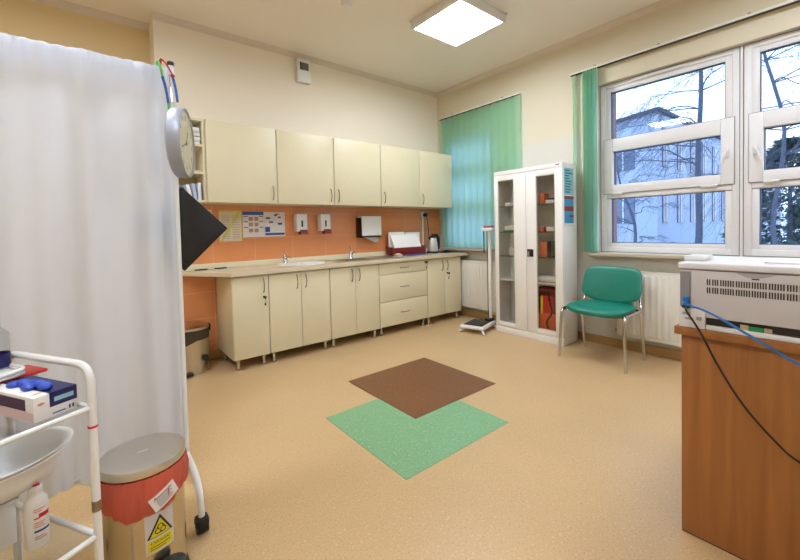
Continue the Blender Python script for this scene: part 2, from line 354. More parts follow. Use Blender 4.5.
# ================================================================ CEILING LIGHTS
M_lamp = emit_mat('lit diffuser', (.885, .955, 1.04), LAMP_POWER)
def ceiling_light(x, y, label):
    t = thing('ceiling_light', label, 'ceiling light', (x, y, HC))
    h = .305
    part('housing', M_white, t, (-h, h, -h, -h+.02, -.078, 0), (-h, h, h-.02, h, -.078, 0), (-h, -h+.02, -h+.02, h-.02, -.078, 0), (h-.02, h, -h+.02, h-.02, -.078, 0), (-h+.02, h-.02, -h+.02, h-.02, -.02, 0), bev=.003)
    part('diffuser', M_lamp, t, (-h+.02, h-.02, -h+.02, h-.02, -.070, -.062))
    bm = bmesh.new()
    for a, b in ((-1, 1), (1, -1), (1, 1), (-1, -1)):
        bm = bmesh.new(); cyl(bm, (a*(h+.006), b*(h+.006), -.012), (a*(h+.006), b*(h+.006), -.001), .009, seg=10); obj('clip', bm, M_white, t)
ceiling_light(2.722, 2.43, 'square white ceiling panel light, lit, above the middle of the room')
ceiling_light(2.722, .1, 'added square white ceiling panel light nearer the desk, unseen')  # unseen panel added to light the rest of the room
ceiling_light(-.35, .5, 'added square white ceiling panel light above the trolley side, unseen')  # unseen panel, added and placed to brighten the screen fabric
ceiling_light(-.35, 2.43, 'added square white ceiling panel light behind the fabric screen, unseen')  # unseen panel added as fill for the dark ceiling and walls
bm = bmesh.new(); lathe(bm, [(0, -.035), (.03, -.035), (.045, -.02), (.05, 0), (0, 0)], seg=24)
tag(obj('smoke_detector', bm, M_white, loc=(1.78, 2.84, HC)), 'small white round detector on the ceiling left of the panel light', 'smoke detector')

# ================================================================ LOWER CABINETS
YL = 3.464
def bow_handle(parent, p, vertical=True, L=.13, name='handle', out=(0, -1, 0), m=None):
    bm = bmesh.new(); o = Vector(out); a = V(0, 0, 1) if vertical else V(1, 0, 0); p = Vector(p)
    tube(bm, [p-a*L/2, p-a*L/2*.8+o*.016, p+o*.026, p+a*L/2*.8+o*.016, p+a*L/2], .005, 8, smooth=4)
    return obj(name, bm, m or M_nick, parent)
def keylock(parent, x, y, z, key=True):
    bm = bmesh.new(); cyl(bm, (x, y, z), (x, y-.006, z), .011, seg=14); l = obj('lock', bm, M_chrome, parent)
    if key:
        bm = bmesh.new(); bx(bm, x-.002, x+.002, y-.03, y-.006, z-.008, z+.008); bx(bm, x-.009, x+.009, y-.045, y-.03, z-.012, z+.01, bev=.003)
        tube(bm, [(x, y-.038, z-.012), (x+.004, y-.036, z-.04), (x, y-.03, z-.055)], .002, 6); bx(bm, x-.007, x+.007, y-.034, y-.028, z-.075, z-.053, bev=.002)
        obj('key', bm, M_dark, parent)
def foot(parent, x, y):
    bm = bmesh.new(); lathe(bm, [(0, 0), (.021, 0), (.021, .008), (.013, .014), (.013, .08), (.019, .084), (.019, .1), (0, .1)], (x, y, 0), 14); obj('leg', bm, M_chrome, parent)
def base_cab(name, x0, x1, doors, label, drawers=None, keys=()):
    t = thing(name, label, 'cabinet', ((x0+x1)/2, 3.74, 0)); cx = (x0+x1)/2; ox, oy = -cx, -3.74
    g = .0015
    X0, X1 = x0+g-cx, x1-g-cx; Yf, Yk = YL+.02+oy, 3.984+oy
    part('carcass', M_cab, t, (X0, X0+.018, Yf, Yk, .1, .833), (X1-.018, X1, Yf, Yk, .1, .833), (X0+.018, X1-.018, Yf, Yk, .1, .118), (X0+.018, X1-.018, Yk-.01, Yk, .118, .833), (X0+.018, X1-.018, Yf, Yf+.08, .815, .833))
    if drawers:
        for i, (a, b) in enumerate(drawers):
            d = part('drawer', M_cab, t, (X0+.002, X1-.002, YL+oy, Yf-.001, a+.002, b-.002), bev=.003)
            bow_handle(d, (0, YL+oy, (a+b)/2+(.0 if i < 2 else 0)), False)
            if i == 2: keylock(d, X1-.035, YL+oy, b-.03)
    else:
        e = [X0]+[v-cx for v in doors]+[X1]
        for i in range(len(e)-1):
            d = part('door', M_cab, t, (e[i]+.002, e[i+1]-.002, YL+oy, Yf-.001, .102, .826), bev=.003)
            hx = e[i+1]-.045 if i == 0 else e[i]+.045
            bow_handle(d, (hx, YL+oy, .735))
            if i in keys: keylock(d, hx+.002, YL+oy, .63)
    for a in (X0+.045, X1-.045):
        for b in (Yf+.03, Yk-.06): foot(t, a, b)
    return t
base_cab('base_cabinet', .935, 1.255, [], 'narrow cream base cabinet with one locked door, at the left end of the run', keys=(0,))
base_cab('base_cabinet', 1.255, 1.883, [1.572], 'cream double-door base cabinet below the white washbasin')
base_cab('base_cabinet', 1.883, 2.498, [2.187], 'cream double-door base cabinet below the steel sink')
base_cab('drawer_cabinet', 2.498, 3.235, None, 'cream base cabinet with three drawers, one shallow above two deep', drawers=[(.102, .385), (.387, .695), (.695, .828)])
base_cab('base_cabinet', 3.235, 3.849, [3.535], 'cream double-door base cabinet below the kettle, at the right end of the run', keys=(1,))
# worktop with chamfered left end and upstand
wt = thing('worktop', 'long beige laminate worktop on the cream base cabinets, left end cut at an angle', 'worktop', (2.3, 3.74, .834))
poly = [(.60, 3.985), (.93, 3.43), (3.97, 3.43), (3.97, 3.985)]
bm = bmesh.new(); prism(bm, [(a-2.3, b-3.74) for a, b in poly], 0, .038); bmesh.ops.bevel(bm, geom=bm.edges[:], offset=.004, segments=2, affect='EDGES')
obj('counter', bm, M_work, wt, smooth=30)
part('upstand', M_cab, wt, (.62-2.3, 3.96-2.3, 3.968-3.74, 3.99-3.74, .038, .093), bev=.004)
ZW = .8725
# ================================================================ SINKS, TAPS
bs = thing('washbasin', 'white oval washbasin set into the worktop, left of the steel sink', 'sink', (1.70, 3.72, ZW))
bm = bmesh.new(); lathe(bm, [(.215, .0), (.22, .006), (.212, .012), (.19, .010), (.175, .002), (.15, .0015), (.05, .001), (0, .001)], seg=40, sx=1.15, sy=.86); obj('bowl', bm, M_white, bs)
bm = bmesh.new(); cyl(bm, (0, 0, .001), (0, 0, .004), .02); obj('drain', bm, M_chrome, bs)
st = thing('steel_sink', 'brushed steel sink with drainer set into the worktop', 'sink', (2.52, 3.71, ZW))
part('rim', M_steel, st, *[(-.42, .42, -.2, -.18, 0, .006), (-.42, .42, .16, .2, 0, .006), (-.42, -.40, -.18, .16, 0, .006), (.40, .42, -.18, .16, 0, .006), (-.02, .02, -.18, .16, 0, .006)], bev=.002)
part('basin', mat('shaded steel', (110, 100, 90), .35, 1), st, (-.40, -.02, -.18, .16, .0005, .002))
bm = B((.02, .40, -.18, .16, .0005, .003))
for i in range(9): bx(bm, .05, .37, -.16+i*.036, -.145+i*.036, .003, .005)
obj('drainer', bm, M_steel, st)
bm = bmesh.new(); cyl(bm, (-.2, 0, .002), (-.2, 0, .004), .025); obj('drain', bm, M_chrome, st)
def tap(x, y, label, s=1):
    t = thing('mixer_tap', label, 'tap', (x, y, ZW))
    bm = bmesh.new(); lathe(bm, [(0, 0), (.028, 0), (.026, .01), (.02, .02), (.019, .085), (.014, .095), (0, .097)], seg=20); obj('body', bm, M_chrome, t)
    bm = bmesh.new(); tube(bm, [(0, 0, .05), (0, -.05, .075), (0, -.11, .08), (0, -.13, .065)], [.012, .009], 10, smooth=4); obj('spout', bm, M_chrome, t)
    bm = bmesh.new(); tube(bm, [(0, 0, .09), (-.01, .005, .12), (-.03*s, -.03, .15)], [.008, .005], 8, smooth=3); obj('lever', bm, M_chrome, t)
tap(1.60, 3.90, 'chrome mixer tap behind the white washbasin')
tap(2.40, 3.885, 'chrome mixer tap behind the steel sink', 1.3)

# ================================================================ UPPER CABINETS
YU = 3.65; ZB0, ZT0 = 1.488, 2.21
def wall_cab(x0, x1, doors, hside, label):
    cx = (x0+x1)/2; t = thing('wall_cabinet', label, 'cabinet', (cx, 3.82, ZB0)); h = ZT0-ZB0
    X0, X1 = x0-cx+.001, x1-cx-.001; Yf, Yk = YU+.018-3.82, 3.988-3.82
    part('carcass', M_cab, t, (X0, X0+.018, Yf, Yk, 0, h), (X1-.018, X1, Yf, Yk, 0, h), (X0+.018, X1-.018, Yf, Yk, 0, .018), (X0+.018, X1-.018, Yf, Yk, h-.018, h), (X0+.018, X1-.018, Yk-.01, Yk, .018, h-.018), (X0+.018, X1-.018, Yf+.02, Yk-.01, h/2, h/2+.018))
    e = [X0]+[v-cx for v in doors]+[X1]
    for i in range(len(e)-1):
        d = part('door', M_cab, t, (e[i]+.003, e[i+1]-.003, YU-3.82, Yf-.001, 0, h-.004), bev=.003)
        hx = e[i+1]-.045 if hside[i] > 0 else e[i]+.045
        bow_handle(d, (hx, YU-3.82, .10))
wall_cab(.815, 1.443, [], [1], 'leftmost closed cream wall cabinet, beside the open end shelves')
wall_cab(1.443, 2.071, [], [1], 'second cream wall cabinet from the open shelves, above the soap dispensers')
wall_cab(2.071, 2.694, [], [-1], 'middle cream wall cabinet, handle at lower left, above the steel sink')
wall_cab(2.694, 3.915, [3.309], [-1, -1], 'two-door cream wall cabinet at the right end next to the blinds')
es = thing('end_shelf', 'open cream end shelf unit with rounded shelves left of the wall cabinets', 'shelf', (.67, 3.82, ZB0))
part('side_panel', M_cab, es, (.125, .143, -.152, .168, 0, .722), bev=.002)
part('back_panel', M_cabin, es, (-.145, .125, .156, .168, 0, .722))
for i, z in enumerate((0, .245, .48, .702)):
    bm = bmesh.new(); pl = [(.125, .156), (.125, -.15)]+[(.02-.13*math.sin(a)*1.2, -.02-.13*math.cos(a)) for a in [k*PI/2/6 for k in range(7)]]+[(-.145, .156)]
    pl = [(.125, .156), (.125, -.15), (.02, -.15), (-.06, -.12), (-.12, -.05), (-.145, .05), (-.145, .156)]
    prism(bm, pl, z, z+.018); obj('shelf', bm, M_cab, es, smooth=0)
# stacks of paper and folders on it
cols = [(235, 232, 228), (205, 205, 215), (238, 236, 230), (60, 60, 70), (230, 230, 232), (200, 205, 218), (236, 234, 230)]
z = ZB0+.48+.019
for i in range(7):
    h = (.024, .014, .03, .005, .026, .018, .03)[i]; o = random.uniform(-.006, .006)
    tag(part('paper_stack', mat('folder %d' % i, cols[i], .7), None, (.60+o, .785+o, 3.70, 3.93, z, z+h), bev=.002), ['white paper bundle at the bottom of the stack in the top compartment', 'pale blue folder second from the bottom in the top compartment', 'thick white bundle third from the bottom in the top compartment', 'thin dark folder in the stack of the top compartment', 'white bundle just above the thin dark folder', 'pale blue folder second from the top of the stack', 'thick white bundle on top of the stack in the top compartment'][i], 'papers'); z += h+.0005
z = ZB0+.245+.019
tag(part('paper_stack', mat('grey folder', (190, 188, 185), .7), None, (.60, .78, 3.70, 3.93, z, z+.016), bev=.002), 'flat thin folder on the middle shelf of the open end unit', 'papers')
for i in range(5):
    bm = bmesh.new(); bx(bm, -.013, .013, -.11, .11, 0, .15-.008*i, bev=.002)
    o = obj('booklet', bm, mat('booklet %d' % i, [(215, 218, 230), (170, 180, 205), (232, 232, 236), (120, 135, 170), (225, 226, 232)][i], .6), loc=(.765-.034*i-.0*i, 3.80, ZB0+.0195), rot=(0, -math.radians(6*i), 0))
    tag(o, ['pale upright booklet against the side panel of the open shelf', 'blue grey booklet second from the side panel, bottom compartment', 'white booklet in the middle of the row, bottom compartment', 'darker blue booklet leaning fourth from the side panel', 'pale booklet leaning most, at the left end of the row'][i], 'booklet')
# ================================================================ THINGS ON THE SPLASHBACK
YT = 3.992
def poster(name, x0, x1, z0, z1, label, m, marks):
    cx = (x0+x1)/2; zc = (z0+z1)/2; t = thing(name, label, 'poster', (cx, YT-.001, zc))
    part('sheet', m, t, (x0-cx, x1-cx, -.002, 0, z0-zc, z1-zc), smooth=0)
    W, H = x1-x0, z1-z0
    for nm, mm, rects in marks:
        bm = bmesh.new()
        for q in rects:
            if len(q) == 4: bx(bm, -W/2+q[0]*W, -W/2+q[1]*W, -.0032, -.0021, -H/2+q[2]*H, -H/2+q[3]*H)
            else:
                pts = [(-W/2+q[i]*W, -H/2+q[i+1]*H) for i in range(0, 8, 2)]
                prism(bm, pts, .0021, .0030, Matrix(((1, 0, 0, 0), (0, 0, -1, 0), (0, 1, 0, 0), (0, 0, 0, 1))))
        obj(nm, bm, mm, t, smooth=0)
    return t
M_pgrey = mat('grey print', (165, 158, 165), .7); M_pblue = mat('blue print', (30, 75, 150), .6); M_pyel = mat('yellow green stripe', (212, 205, 70), .6)
M_skin = mat('brown hand pictures', (175, 135, 115), .7); M_pdark = mat('dark print', (55, 60, 85), .7)
M_sheet = mat('cream sheet', (226, 210, 178), .7); M_sheetw = mat('white sheet', (222, 216, 216), .7)
poster('notice_sheet', .985, 1.200, 1.13, 1.435, 'cream notice with yellow border and a diagonal yellow stripe', M_sheet,
       [('stripe', M_pyel, [(.0, .0, .12, .0, .98, .98, .84, .98), (0, 1, .955, 1.0), (.95, 1, 0, 1)]),
        ('text_lines', M_pgrey, [(.1, .44, .1+.055*i, .115+.055*i) for i in range(14)]+[(.56, .9, .1+.055*i, .115+.055*i) for i in range(14)])])
poster('hand_washing_poster', 1.206, 1.422, 1.165, 1.425, 'white poster with blue header and rows of small hand pictures', M_sheetw,
       [('header', M_pblue, [(0, .98, .87, 1)]),
        ('pictures', M_skin, [(a, b, c, c+.15) for c in (.19, .42, .64) for a, b in ((.27, .47), (.54, .72))]),
        ('text_lines', M_pdark, [(a, b, c, c+.03) for c in (.37, .59, .80) for a, b in ((.04, .24), (.76, .96))])])
poster('hand_disinfection_poster', 1.424, 1.645, 1.165, 1.422, 'white poster with scattered hand drawings and blue band at the bottom', M_sheetw,
       [('bands', M_pblue, [(.03, .97, .06, .15), (.03, .26, .19, .40)]),
        ('drawings', M_pdark, [(.08, .28, .72, .79), (.46, .62, .84, .89), (.5, .72, .9, .94), (.66, .8, .76, .82), (.22, .42, .56, .62), (.64, .86, .48, .56)])])
poster('notice_sheet', .865, .925, 1.34, 1.44, 'small cream sheet just above the black folder corner', M_sheet, [('text_lines', M_pgrey, [(.1, .9, .2+.1*i, .23+.1*i) for i in range(7)])])
def dispenser(x, label):
    t = thing('soap_dispenser', label, 'soap dispenser', (x, YT, 1.18))
    part('housing', M_white, t, (-.062, .062, -.10, -.001, .03, .222), bev=.012, seg=3)
    part('window', M_black, t, (-.012, .006, -.103, -.099, .08, .15), bev=.001)
    bm = bmesh.new(); prism(bm, [(-.13, 0), (-.06, 0), (-.05, .045), (-.10, .05)], -.03, .055, Matrix(((0, 0, 1, 0), (1, 0, 0, 0), (0, 1, 0, 0), (0, 0, 0, 1)))); obj('lever', bm, M_dred, t)
dispenser(1.802, 'left one of the two white soap dispensers with dark red lever')
dispenser(2.088, 'right one of the two white soap dispensers with dark red lever')
t = thing('paper_towel_dispenser', 'white paper towel dispenser on the tiles with a towel hanging out', 'towel dispenser', (2.70, YT, 1.09))
part('cover', M_white, t, (-.142, .15, -.125, -.001, .045, .29), bev=.015, seg=3)
part('side_panel', M_black, t, (-.15, -.1425, -.115, -.001, .03, .27), bev=.003)
part('slot', M_dark, t, (-.12, .145, -.115, -.01, .028, .044))
bm = bmesh.new(); prism(bm, [(-.07, .03), (.13, .028), (.14, -.025), (.10, -.04), (.02, -.01)], .06, .064, Matrix(((1, 0, 0, 0), (0, 0, -1, 0), (0, 1, 0, 0), (0, 0, 0, 1)))); obj('paper_towel', bm, M_paper, t)
t = thing('cable_duct', 'thin white vertical cable duct on the tiles beside the kettle', 'cable duct', (3.645, YT, .93))
part('duct', M_white, t, (-.012, .012, -.016, 0, 0, .44), bev=.002)
part('socket', M_white, t, (-.035, .035, -.02, 0, .44, .51), bev=.004)
bm = bmesh.new(); cyl(bm, (.03, -.02, .47), (.03, -.06, .47), .026, seg=16); obj('plug', bm, M_black, t)
tag(obj('hanging_cord', (lambda b: (tube(b, [(3.675, 3.93, 1.38), (3.70, 3.93, 1.28), (3.70, 3.92, 1.1), (3.68, 3.90, .99), (3.68, 3.89, .90)], .004, 6, smooth=4), b)[1])(bmesh.new()), M_dark), 'thin black cord hanging from the plug down to the kettle', 'cord')
# red organiser with white papers leaning
t = thing('paper_organiser', 'dark red box holding white papers, on the worktop between sink and kettle', 'box', (3.24, 3.86, ZW))
part('box', M_dred, t, (-.28, .28, -.07, -.06, 0, .10), (-.28, .28, .06, .07, 0, .12), (-.28, -.27, -.06, .06, 0, .11), (.27, .28, -.06, .06, 0, .11), (-.27, .27, -.06, .06, 0, .008), bev=.002)
for i, (a, b, tl, hh, lb) in enumerate(((-.262, .0, .04, .30, 'upright white sheaf at the back left of the dark red box'), (.01, .265, .034, .29, 'upright white sheaf at the back right of the dark red box'))):
    tag(part('paper_sheaf', M_paper, None, (3.24+a, 3.24+b, 3.892, 3.906, ZW+.009, ZW+hh), bev=.002), lb, 'papers')
bm = bmesh.new(); M4 = Matrix.Translation((3.235, 3.805, ZW+.012)) @ Matrix.Rotation(math.radians(-17), 4, 'X')
bm2 = bmesh.new(); prism(bm2, [(-.20, 0), (.26, 0), (.20, .26), (-.25, .26)], -.006, .006, Matrix(((1, 0, 0, 0), (0, 0, -1, 0), (0, 1, 0, 0), (0, 0, 0, 1)))); merge(bm, bm2, M4)
tag(obj('paper_sheaf', bm, mat('bright paper', (245, 242, 240), .7)), 'slanting white sheaf leaning in front in the dark red box', 'papers')
bm = bmesh.new(); bm2 = bmesh.new(); bx(bm2, -.05, .05, -.006, .006, 0, .24, bev=.003); merge(bm, bm2, Matrix.Translation((3.03, 3.825, ZW+.012)) @ Matrix.Rotation(math.radians(-14), 4, 'X') @ Matrix.Rotation(.25, 4, 'Y'))
# kettle
t = thing('kettle', 'black and white electric kettle on its base at the right end of the worktop', 'kettle', (3.66, 3.80, ZW))
bm = bmesh.new(); lathe(bm, [(0, 0), (.085, 0), (.088, .012), (.08, .022), (0, .022)], seg=28); obj('base', bm, M_black, t)
bm = bmesh.new(); lathe(bm, [(0, .023), (.072, .023), (.074, .04), (.066, .12), (.055, .19), (.05, .205), (0, .205)], seg=28); obj('jug', bm, mat('kettle steel', (210, 205, 200), .3, .5), t)
bm = bmesh.new(); lathe(bm, [(0, .245), (.02, .243), (.045, .225), (.053, .205), (0, .204)], seg=24); sph(bm, (0, 0, .25), .014); obj('lid', bm, M_black, t)
bm = bmesh.new(); tube(bm, [(.02, -.02, .235), (.06, -.03, .225), (.078, -.03, .16), (.072, -.028, .07), (.055, -.025, .04)], [.028, .022], 10, smooth=5); obj('handle', bm, M_black, t)
bm = bmesh.new(); tube(bm, [(-.045, 0, .19), (-.065, 0, .21)], [.018, .010], 10); obj('spout', bm, M_black, t)
t = thing('black_tray', 'flat black tray with a dark pouch on the worktop right of the kettle', 'tray', (3.84, 3.72, ZW))
part('tray', M_black, t, (-.085, .10, -.08, .08, 0, .012), bev=.005)
bm = bmesh.new(); sph(bm, (0, 0, .021), .05, (1, .8, .18)); obj('pouch', bm, M_dark, t)
tag(part('blue_folder', mat('blue card', (35, 75, 150), .5), None, (3.10, 3.42, 3.64, 3.76, ZW, ZW+.008), bev=.002), 'flat blue folder on the worktop in front of the dark red box', 'folder')
t = thing('soap_dish', 'small white dish with sponge on the worktop right of the steel sink', 'dish', (2.99, 3.73, ZW))
bm = bmesh.new(); lathe(bm, [(0, .004), (.04, .004), (.055, .02), (.058, .02), (.043, 0), (0, 0)], seg=24); obj('dish', bm, M_white, t)
part('sponge', mat('cream sponge', (225, 214, 180), .9), t, (-.03, .03, -.018, .018, .0045, .035), bev=.006)
for i, (x, lb) in enumerate(((.80, 'left one of two dark pens lying at the back of the worktop'), (.97, 'right one of two dark pens lying at the back of the worktop'))):
    bm = bmesh.new(); cyl(bm, (x-.055, 3.93, ZW+.007), (x+.055, 3.935, ZW+.007), .006, seg=10); bx(bm, x-.03, x+.03, 3.915, 3.925, ZW+.0005, ZW+.006); tag(obj('pen', bm, M_dark), lb, 'pen')
# vent box near ceiling
t = thing('wall_vent', 'small white box with a dark grille high on the back wall', 'vent', (1.905, YB, 2.85))
part('housing', M_white, t, (-.08, .08, -.055, 0, 0, .25), bev=.008)
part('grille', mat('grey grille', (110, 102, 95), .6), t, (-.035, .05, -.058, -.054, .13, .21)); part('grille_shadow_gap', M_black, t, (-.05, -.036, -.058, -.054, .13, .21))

# ================================================================ BLINDS
M_rail = mat('white blind rail', (225, 225, 220), .4)
def slat(parent, y, x, wdt, ang, z0, z1, m=None):
    bm = bmesh.new(); n = 8; rows = []
    for zz in (z0, (z0+z1)/2, z1):
        row = []
        for k in range(n+1):
            s = (k/n-.5)*wdt; b = .006*math.cos(k/n*PI*2)
            row.append(bm.verts.new((x+s*math.sin(ang)+b*math.cos(ang), y+s*math.cos(ang)-b*math.sin(ang), zz)))
        rows.append(row)
    for a, b in zip(rows, rows[1:]):
        for k in range(n): bm.faces.new((a[k], a[k+1], b[k+1], b[k]))
    return obj('slat', bm, m or M_blind, parent, recalc=False)
t = thing('vertical_blind', 'closed green vertical blind over the far window beside the wall cabinets', 'blind', (3.958, 3.26, 2.75))
part('head_rail', M_rail, t, (-.018, .018, -.665, .655, -.001, .018), bev=.003)
part('rail_under_strip', M_seam, t, (-.0165, .0165, -.655, .645, -.006, -.0015))  # thin dark strip along the underside of the head rail
part('bracket', M_nick, t, (0, .055, -.42, -.40, .025, .035), (0, .055, .40, .42, .025, .035))
n = 12
for i in range(n):
    y = -.60+i*(1.20/(n-1)); slat(t, y, 0, .134, math.radians(9+random.uniform(-2, 2)), .925-2.75+.012, -.008)
bm = bmesh.new(); tube(bm, [(-.02, .60, -.01), (-.022, .602, -.9), (-.02, .60, -1.5)], .002, 5); obj('cord', bm, M_white, t)
t = thing('vertical_blind', 'green vertical blind drawn open, slats bunched left of the big window', 'blind', (3.955, .70, 2.765))
part('head_rail', M_rail, t, (-.018, .018, -1.2, 1.295, -.006, .014), bev=.003)
part('rail_under_strip', M_seam, t, (-.0165, .0165, -1.19, 1.285, -.011, -.0065))  # same dark strip below the longer rail
part('bracket', M_nick, t, *[(0, .055, y-.01, y+.01, .022, .03) for y in (-.9, -.1, .5, 1.05)])
for i, y in enumerate((1.258, 1.165, 1.146, 1.127, 1.108, 1.089, 1.070, 1.051, 1.032)):
    slat(t, y, .0, .105 if i else .05, math.radians(20 if i == 0 else 62+2*(i % 2)), .937-2.765, -.014)
bm = bmesh.new()
for k in range(6): tube(bm, [(-.05, 1.17-.025*k, .96-2.765), (-.05, 1.16-.025*k, .95-2.765)], .002, 4)
obj('chain', bm, M_white, t)

# ================================================================ RADIATORS
def radiator(y0, y1, label, valve_y):
    cy = (y0+y1)/2; t = thing('radiator', label, 'radiator', (3.94, cy, .15)); L = (y1-y0)/2; h = .62
    bm = bmesh.new(); n = int((y1-y0)/.05)*6; prof = []
    for k in range(n+1):
        y = -L+2*L*k/n; ph = (k % 6)/6; d = .010 if ph in (1/6, 2/6) else (.005 if ph in (0, .5) else 0)
        prof.append((-.045+d*-1+.0, y))
    a = [bm.verts.new((x, y, .0)) for x, y in prof]; a2 = [bm.verts.new((x, y, .03)) for x, y in [(-.045, q[1]) for q in prof]]
    b2 = [bm.verts.new((x, y, .04)) for x, y in prof]; c2 = [bm.verts.new((x, y, h-.04)) for x, y in prof]
    c3 = [bm.verts.new((-.045, q[1], h-.03)) for q in prof]; d3 = [bm.verts.new((-.045, q[1], h)) for q in prof]
    for v, q in zip(a, prof): v.co.x = -.045
    for r1, r2_ in ((a, a2), (a2, b2), (b2, c2), (c2, c3), (c3, d3)):
        for k in range(n): bm.faces.new((r1[k], r1[k+1], r2_[k+1], r2_[k]))
    bx(bm, -.0449, -.038, -L, L, 0, h)
    obj('front_panel', bm, M_rad, t, smooth=25)
    part('back_panel', M_rad, t, (.02, .027, -L, L, 0, h))
    part('side_cover', M_rad, t, (-.038, .02, -L, -L+.004, 0, h), (-.038, .02, L-.004, L, 0, h))
    bm = bmesh.new()
    for k in range(int((2*L)/.03)): bx(bm, -.036, .018, -L+.01+.03*k, -L+.03+.03*k, h-.004, h)
    bx(bm, -.038, -.034, -L, L, h-.01, h); bx(bm, .016, .02, -L, L, h-.01, h); obj('top_grille', bm, M_rad, t, smooth=0)
    bm = bmesh.new(); cyl(bm, (-.01, valve_y, .04), (-.01, valve_y+.03*(1 if valve_y > 0 else -1), .04), .012); tube(bm, [(-.01, valve_y+.03*(1 if valve_y > 0 else -1), .04), (.045, valve_y+.03*(1 if valve_y > 0 else -1), .04)], .008, 8); obj('valve', bm, M_chrome, t)
radiator(2.80, 3.52, 'white panel radiator under the far blind, behind the scale', -.36)
radiator(.02, 1.53, 'white panel radiator under the big window, behind the green chair', .755)

# ================================================================ WHITE MEDICAL CABINET
t = thing('medical_cabinet', 'tall white metal cabinet with two narrow glass doors', 'cabinet', (3.82, 2.337, 0))
X0, X1 = -.18, .105; Y0, Y1 = -.41, .41; H = 1.835
part('body', M_cabw, t, (X0+.02, X1, Y0, Y0+.015, 0, H), (X0+.02, X1, Y1-.015, Y1, 0, H), (X1-.01, X1, Y0+.015, Y1-.015, 0, H), (X0+.02, X1-.01, Y0+.015, Y1-.015, H-.015, H), (X0+.02, X1-.01, Y0+.015, Y1-.015, .075, .09), (X0, X0+.02, Y0, Y1, 0, .072), (X0, X0+.0199, Y0, Y1, H-.045, H), bev=.002)
def gdoor(y0, y1, g0, g1, lockside):
    z0, z1 = .078, H-.048
    d = part('door', M_cabw, t, (X0, X0+.019, y0, g0, z0, z1), (X0, X0+.019, g1, y1, z0, z1), (X0, X0+.019, g0, g1, z0, .135), (X0, X0+.019, g0, g1, 1.725, z1), bev=.002)
    obj('glass', B((X0+.008, X0+.011, g0, g1, .135, 1.725)), M_cglass, d, smooth=0)
    obj('seam', B(*frame_boxes(X0-.001, X0+.001, g0-.003, g1+.003, .132, 1.728, .003, .003, .003, .003)), mat('grey seal', (150, 145, 135), .6), d, smooth=0)
    return d
dl = gdoor(.004, Y1-.002, .155, .355, 1); dr = gdoor(Y0+.002, -.001, -.325, -.125, -1)
part('lock_plate', M_black, dr, (X0-.006, X0-.0005, -.085, -.012, .885, .965), bev=.002)
bm = bmesh.new(); tube(bm, [(X0-.006, -.045, .92), (X0-.03, -.045, .92)], .012, 10); bx(bm, X0-.034, X0-.028, -.055, -.035, .895, .945, bev=.003); obj('knob', bm, M_chrome, dr)
M_sg = glass_mat('shelf glass', (.80, .88, .84), 1.0)
for z in (.60, .87, 1.14, 1.43): obj('shelf', B((X0+.03, X1-.012, Y0+.017, Y1-.017, z, z+.012)), M_sg if z > .8 else M_cabw, t, smooth=0)
part('badge', M_black, t, (X0-.002, X0, Y0+.03, Y0+.07, H-.02, H-.012))
# contents (each a thing)
CX, CY = 3.82, 2.337
M_pap2 = mat('packaging white', (225, 222, 218), .6); M_lamb = glass_mat('blister plastic', (.7, .75, .8), 1.0, .2)
def inbox(name, x0, x1, y0, y1, z0, z1, m, lb, cat='box', bev=.004): return tag(part(name, m, None, (x0, x1, y0, y1, z0+.0005, z1), bev=bev), lb, cat)
z1_, z2_, z3_, z4_ = 1.442, 1.152, .882, .612
inbox('orange_box', 3.70, 3.80, 2.16, 2.22, z1_, z1_+.11, M_orange, 'small orange box on the top glass shelf behind the right door')
inbox('instrument_box', 3.70, 3.84, 2.03, 2.145, z1_, z1_+.035, M_pap2, 'white pack on the top shelf right of the orange box')
inbox('instrument_box', 3.71, 3.83, 2.04, 2.13, z1_+.036, z1_+.055, M_navy, 'dark blue pack lying on the white pack, top shelf')
inbox('dressing_pack', 3.70, 3.80, 2.51, 2.64, z1_, z1_+.04, M_pap2, 'white dressing pack on the top shelf behind the left door')
inbox('dressing_pack', 3.70, 3.78, 2.50, 2.56, z1_+.041, z1_+.08, mat('lilac pack', (205, 200, 210), .6), 'smaller lilac pack on top of the dressing pack')
inbox('green_tray', 3.70, 3.82, 2.50, 2.68, z2_, z2_+.015, mat('green tray plastic', (40, 130, 95), .4), 'flat green tray on the second shelf behind the left door', 'tray')
inbox('instrument_box', 3.71, 3.81, 2.53, 2.66, z2_+.016, z2_+.07, M_pap2, 'white pack lying in the flat green tray')
inbox('instrument_box', 3.70, 3.84, 2.03, 2.14, z2_, z2_+.045, M_pap2, 'white pack on the second shelf behind the right door')
inbox('brown_bottle_box', 3.70, 3.76, 2.17, 2.21, z2_, z2_+.05, M_orange, 'tiny orange box on the second shelf behind the right door')
inbox('orange_box', 3.70, 3.80, 2.14, 2.22, z3_, z3_+.16, mat('orange card', (210, 110, 75), .6), 'taller orange box on the third shelf behind the right door')
inbox('clear_box', 3.70, 3.84, 2.02, 2.13, z3_, z3_+.17, M_lamb, 'clear plastic box of supplies beside the taller orange box')
for i in range(3):
    bm = bmesh.new(); cyl(bm, (3.72+.05*i, 2.0, z4_+.033), (3.72+.05*i, 2.32, z4_+.033), .032, seg=16)
    tag(obj('paper_roll', bm, M_pap2), ['front', 'middle', 'rearmost'][i]+' white paper roll lying on the shelf above the red bag', 'paper roll', 'white rolls in the cabinet')
inbox('dressing_pack', 3.70, 3.82, 2.50, 2.60, z3_, z3_+.09, M_pap2, 'white pack on the third shelf behind the left door')
inbox('dressing_pack', 3.70, 3.82, 2.48, 2.56, z4_, z4_+.10, M_pap2, 'white pack on the lowest full shelf behind the left door')
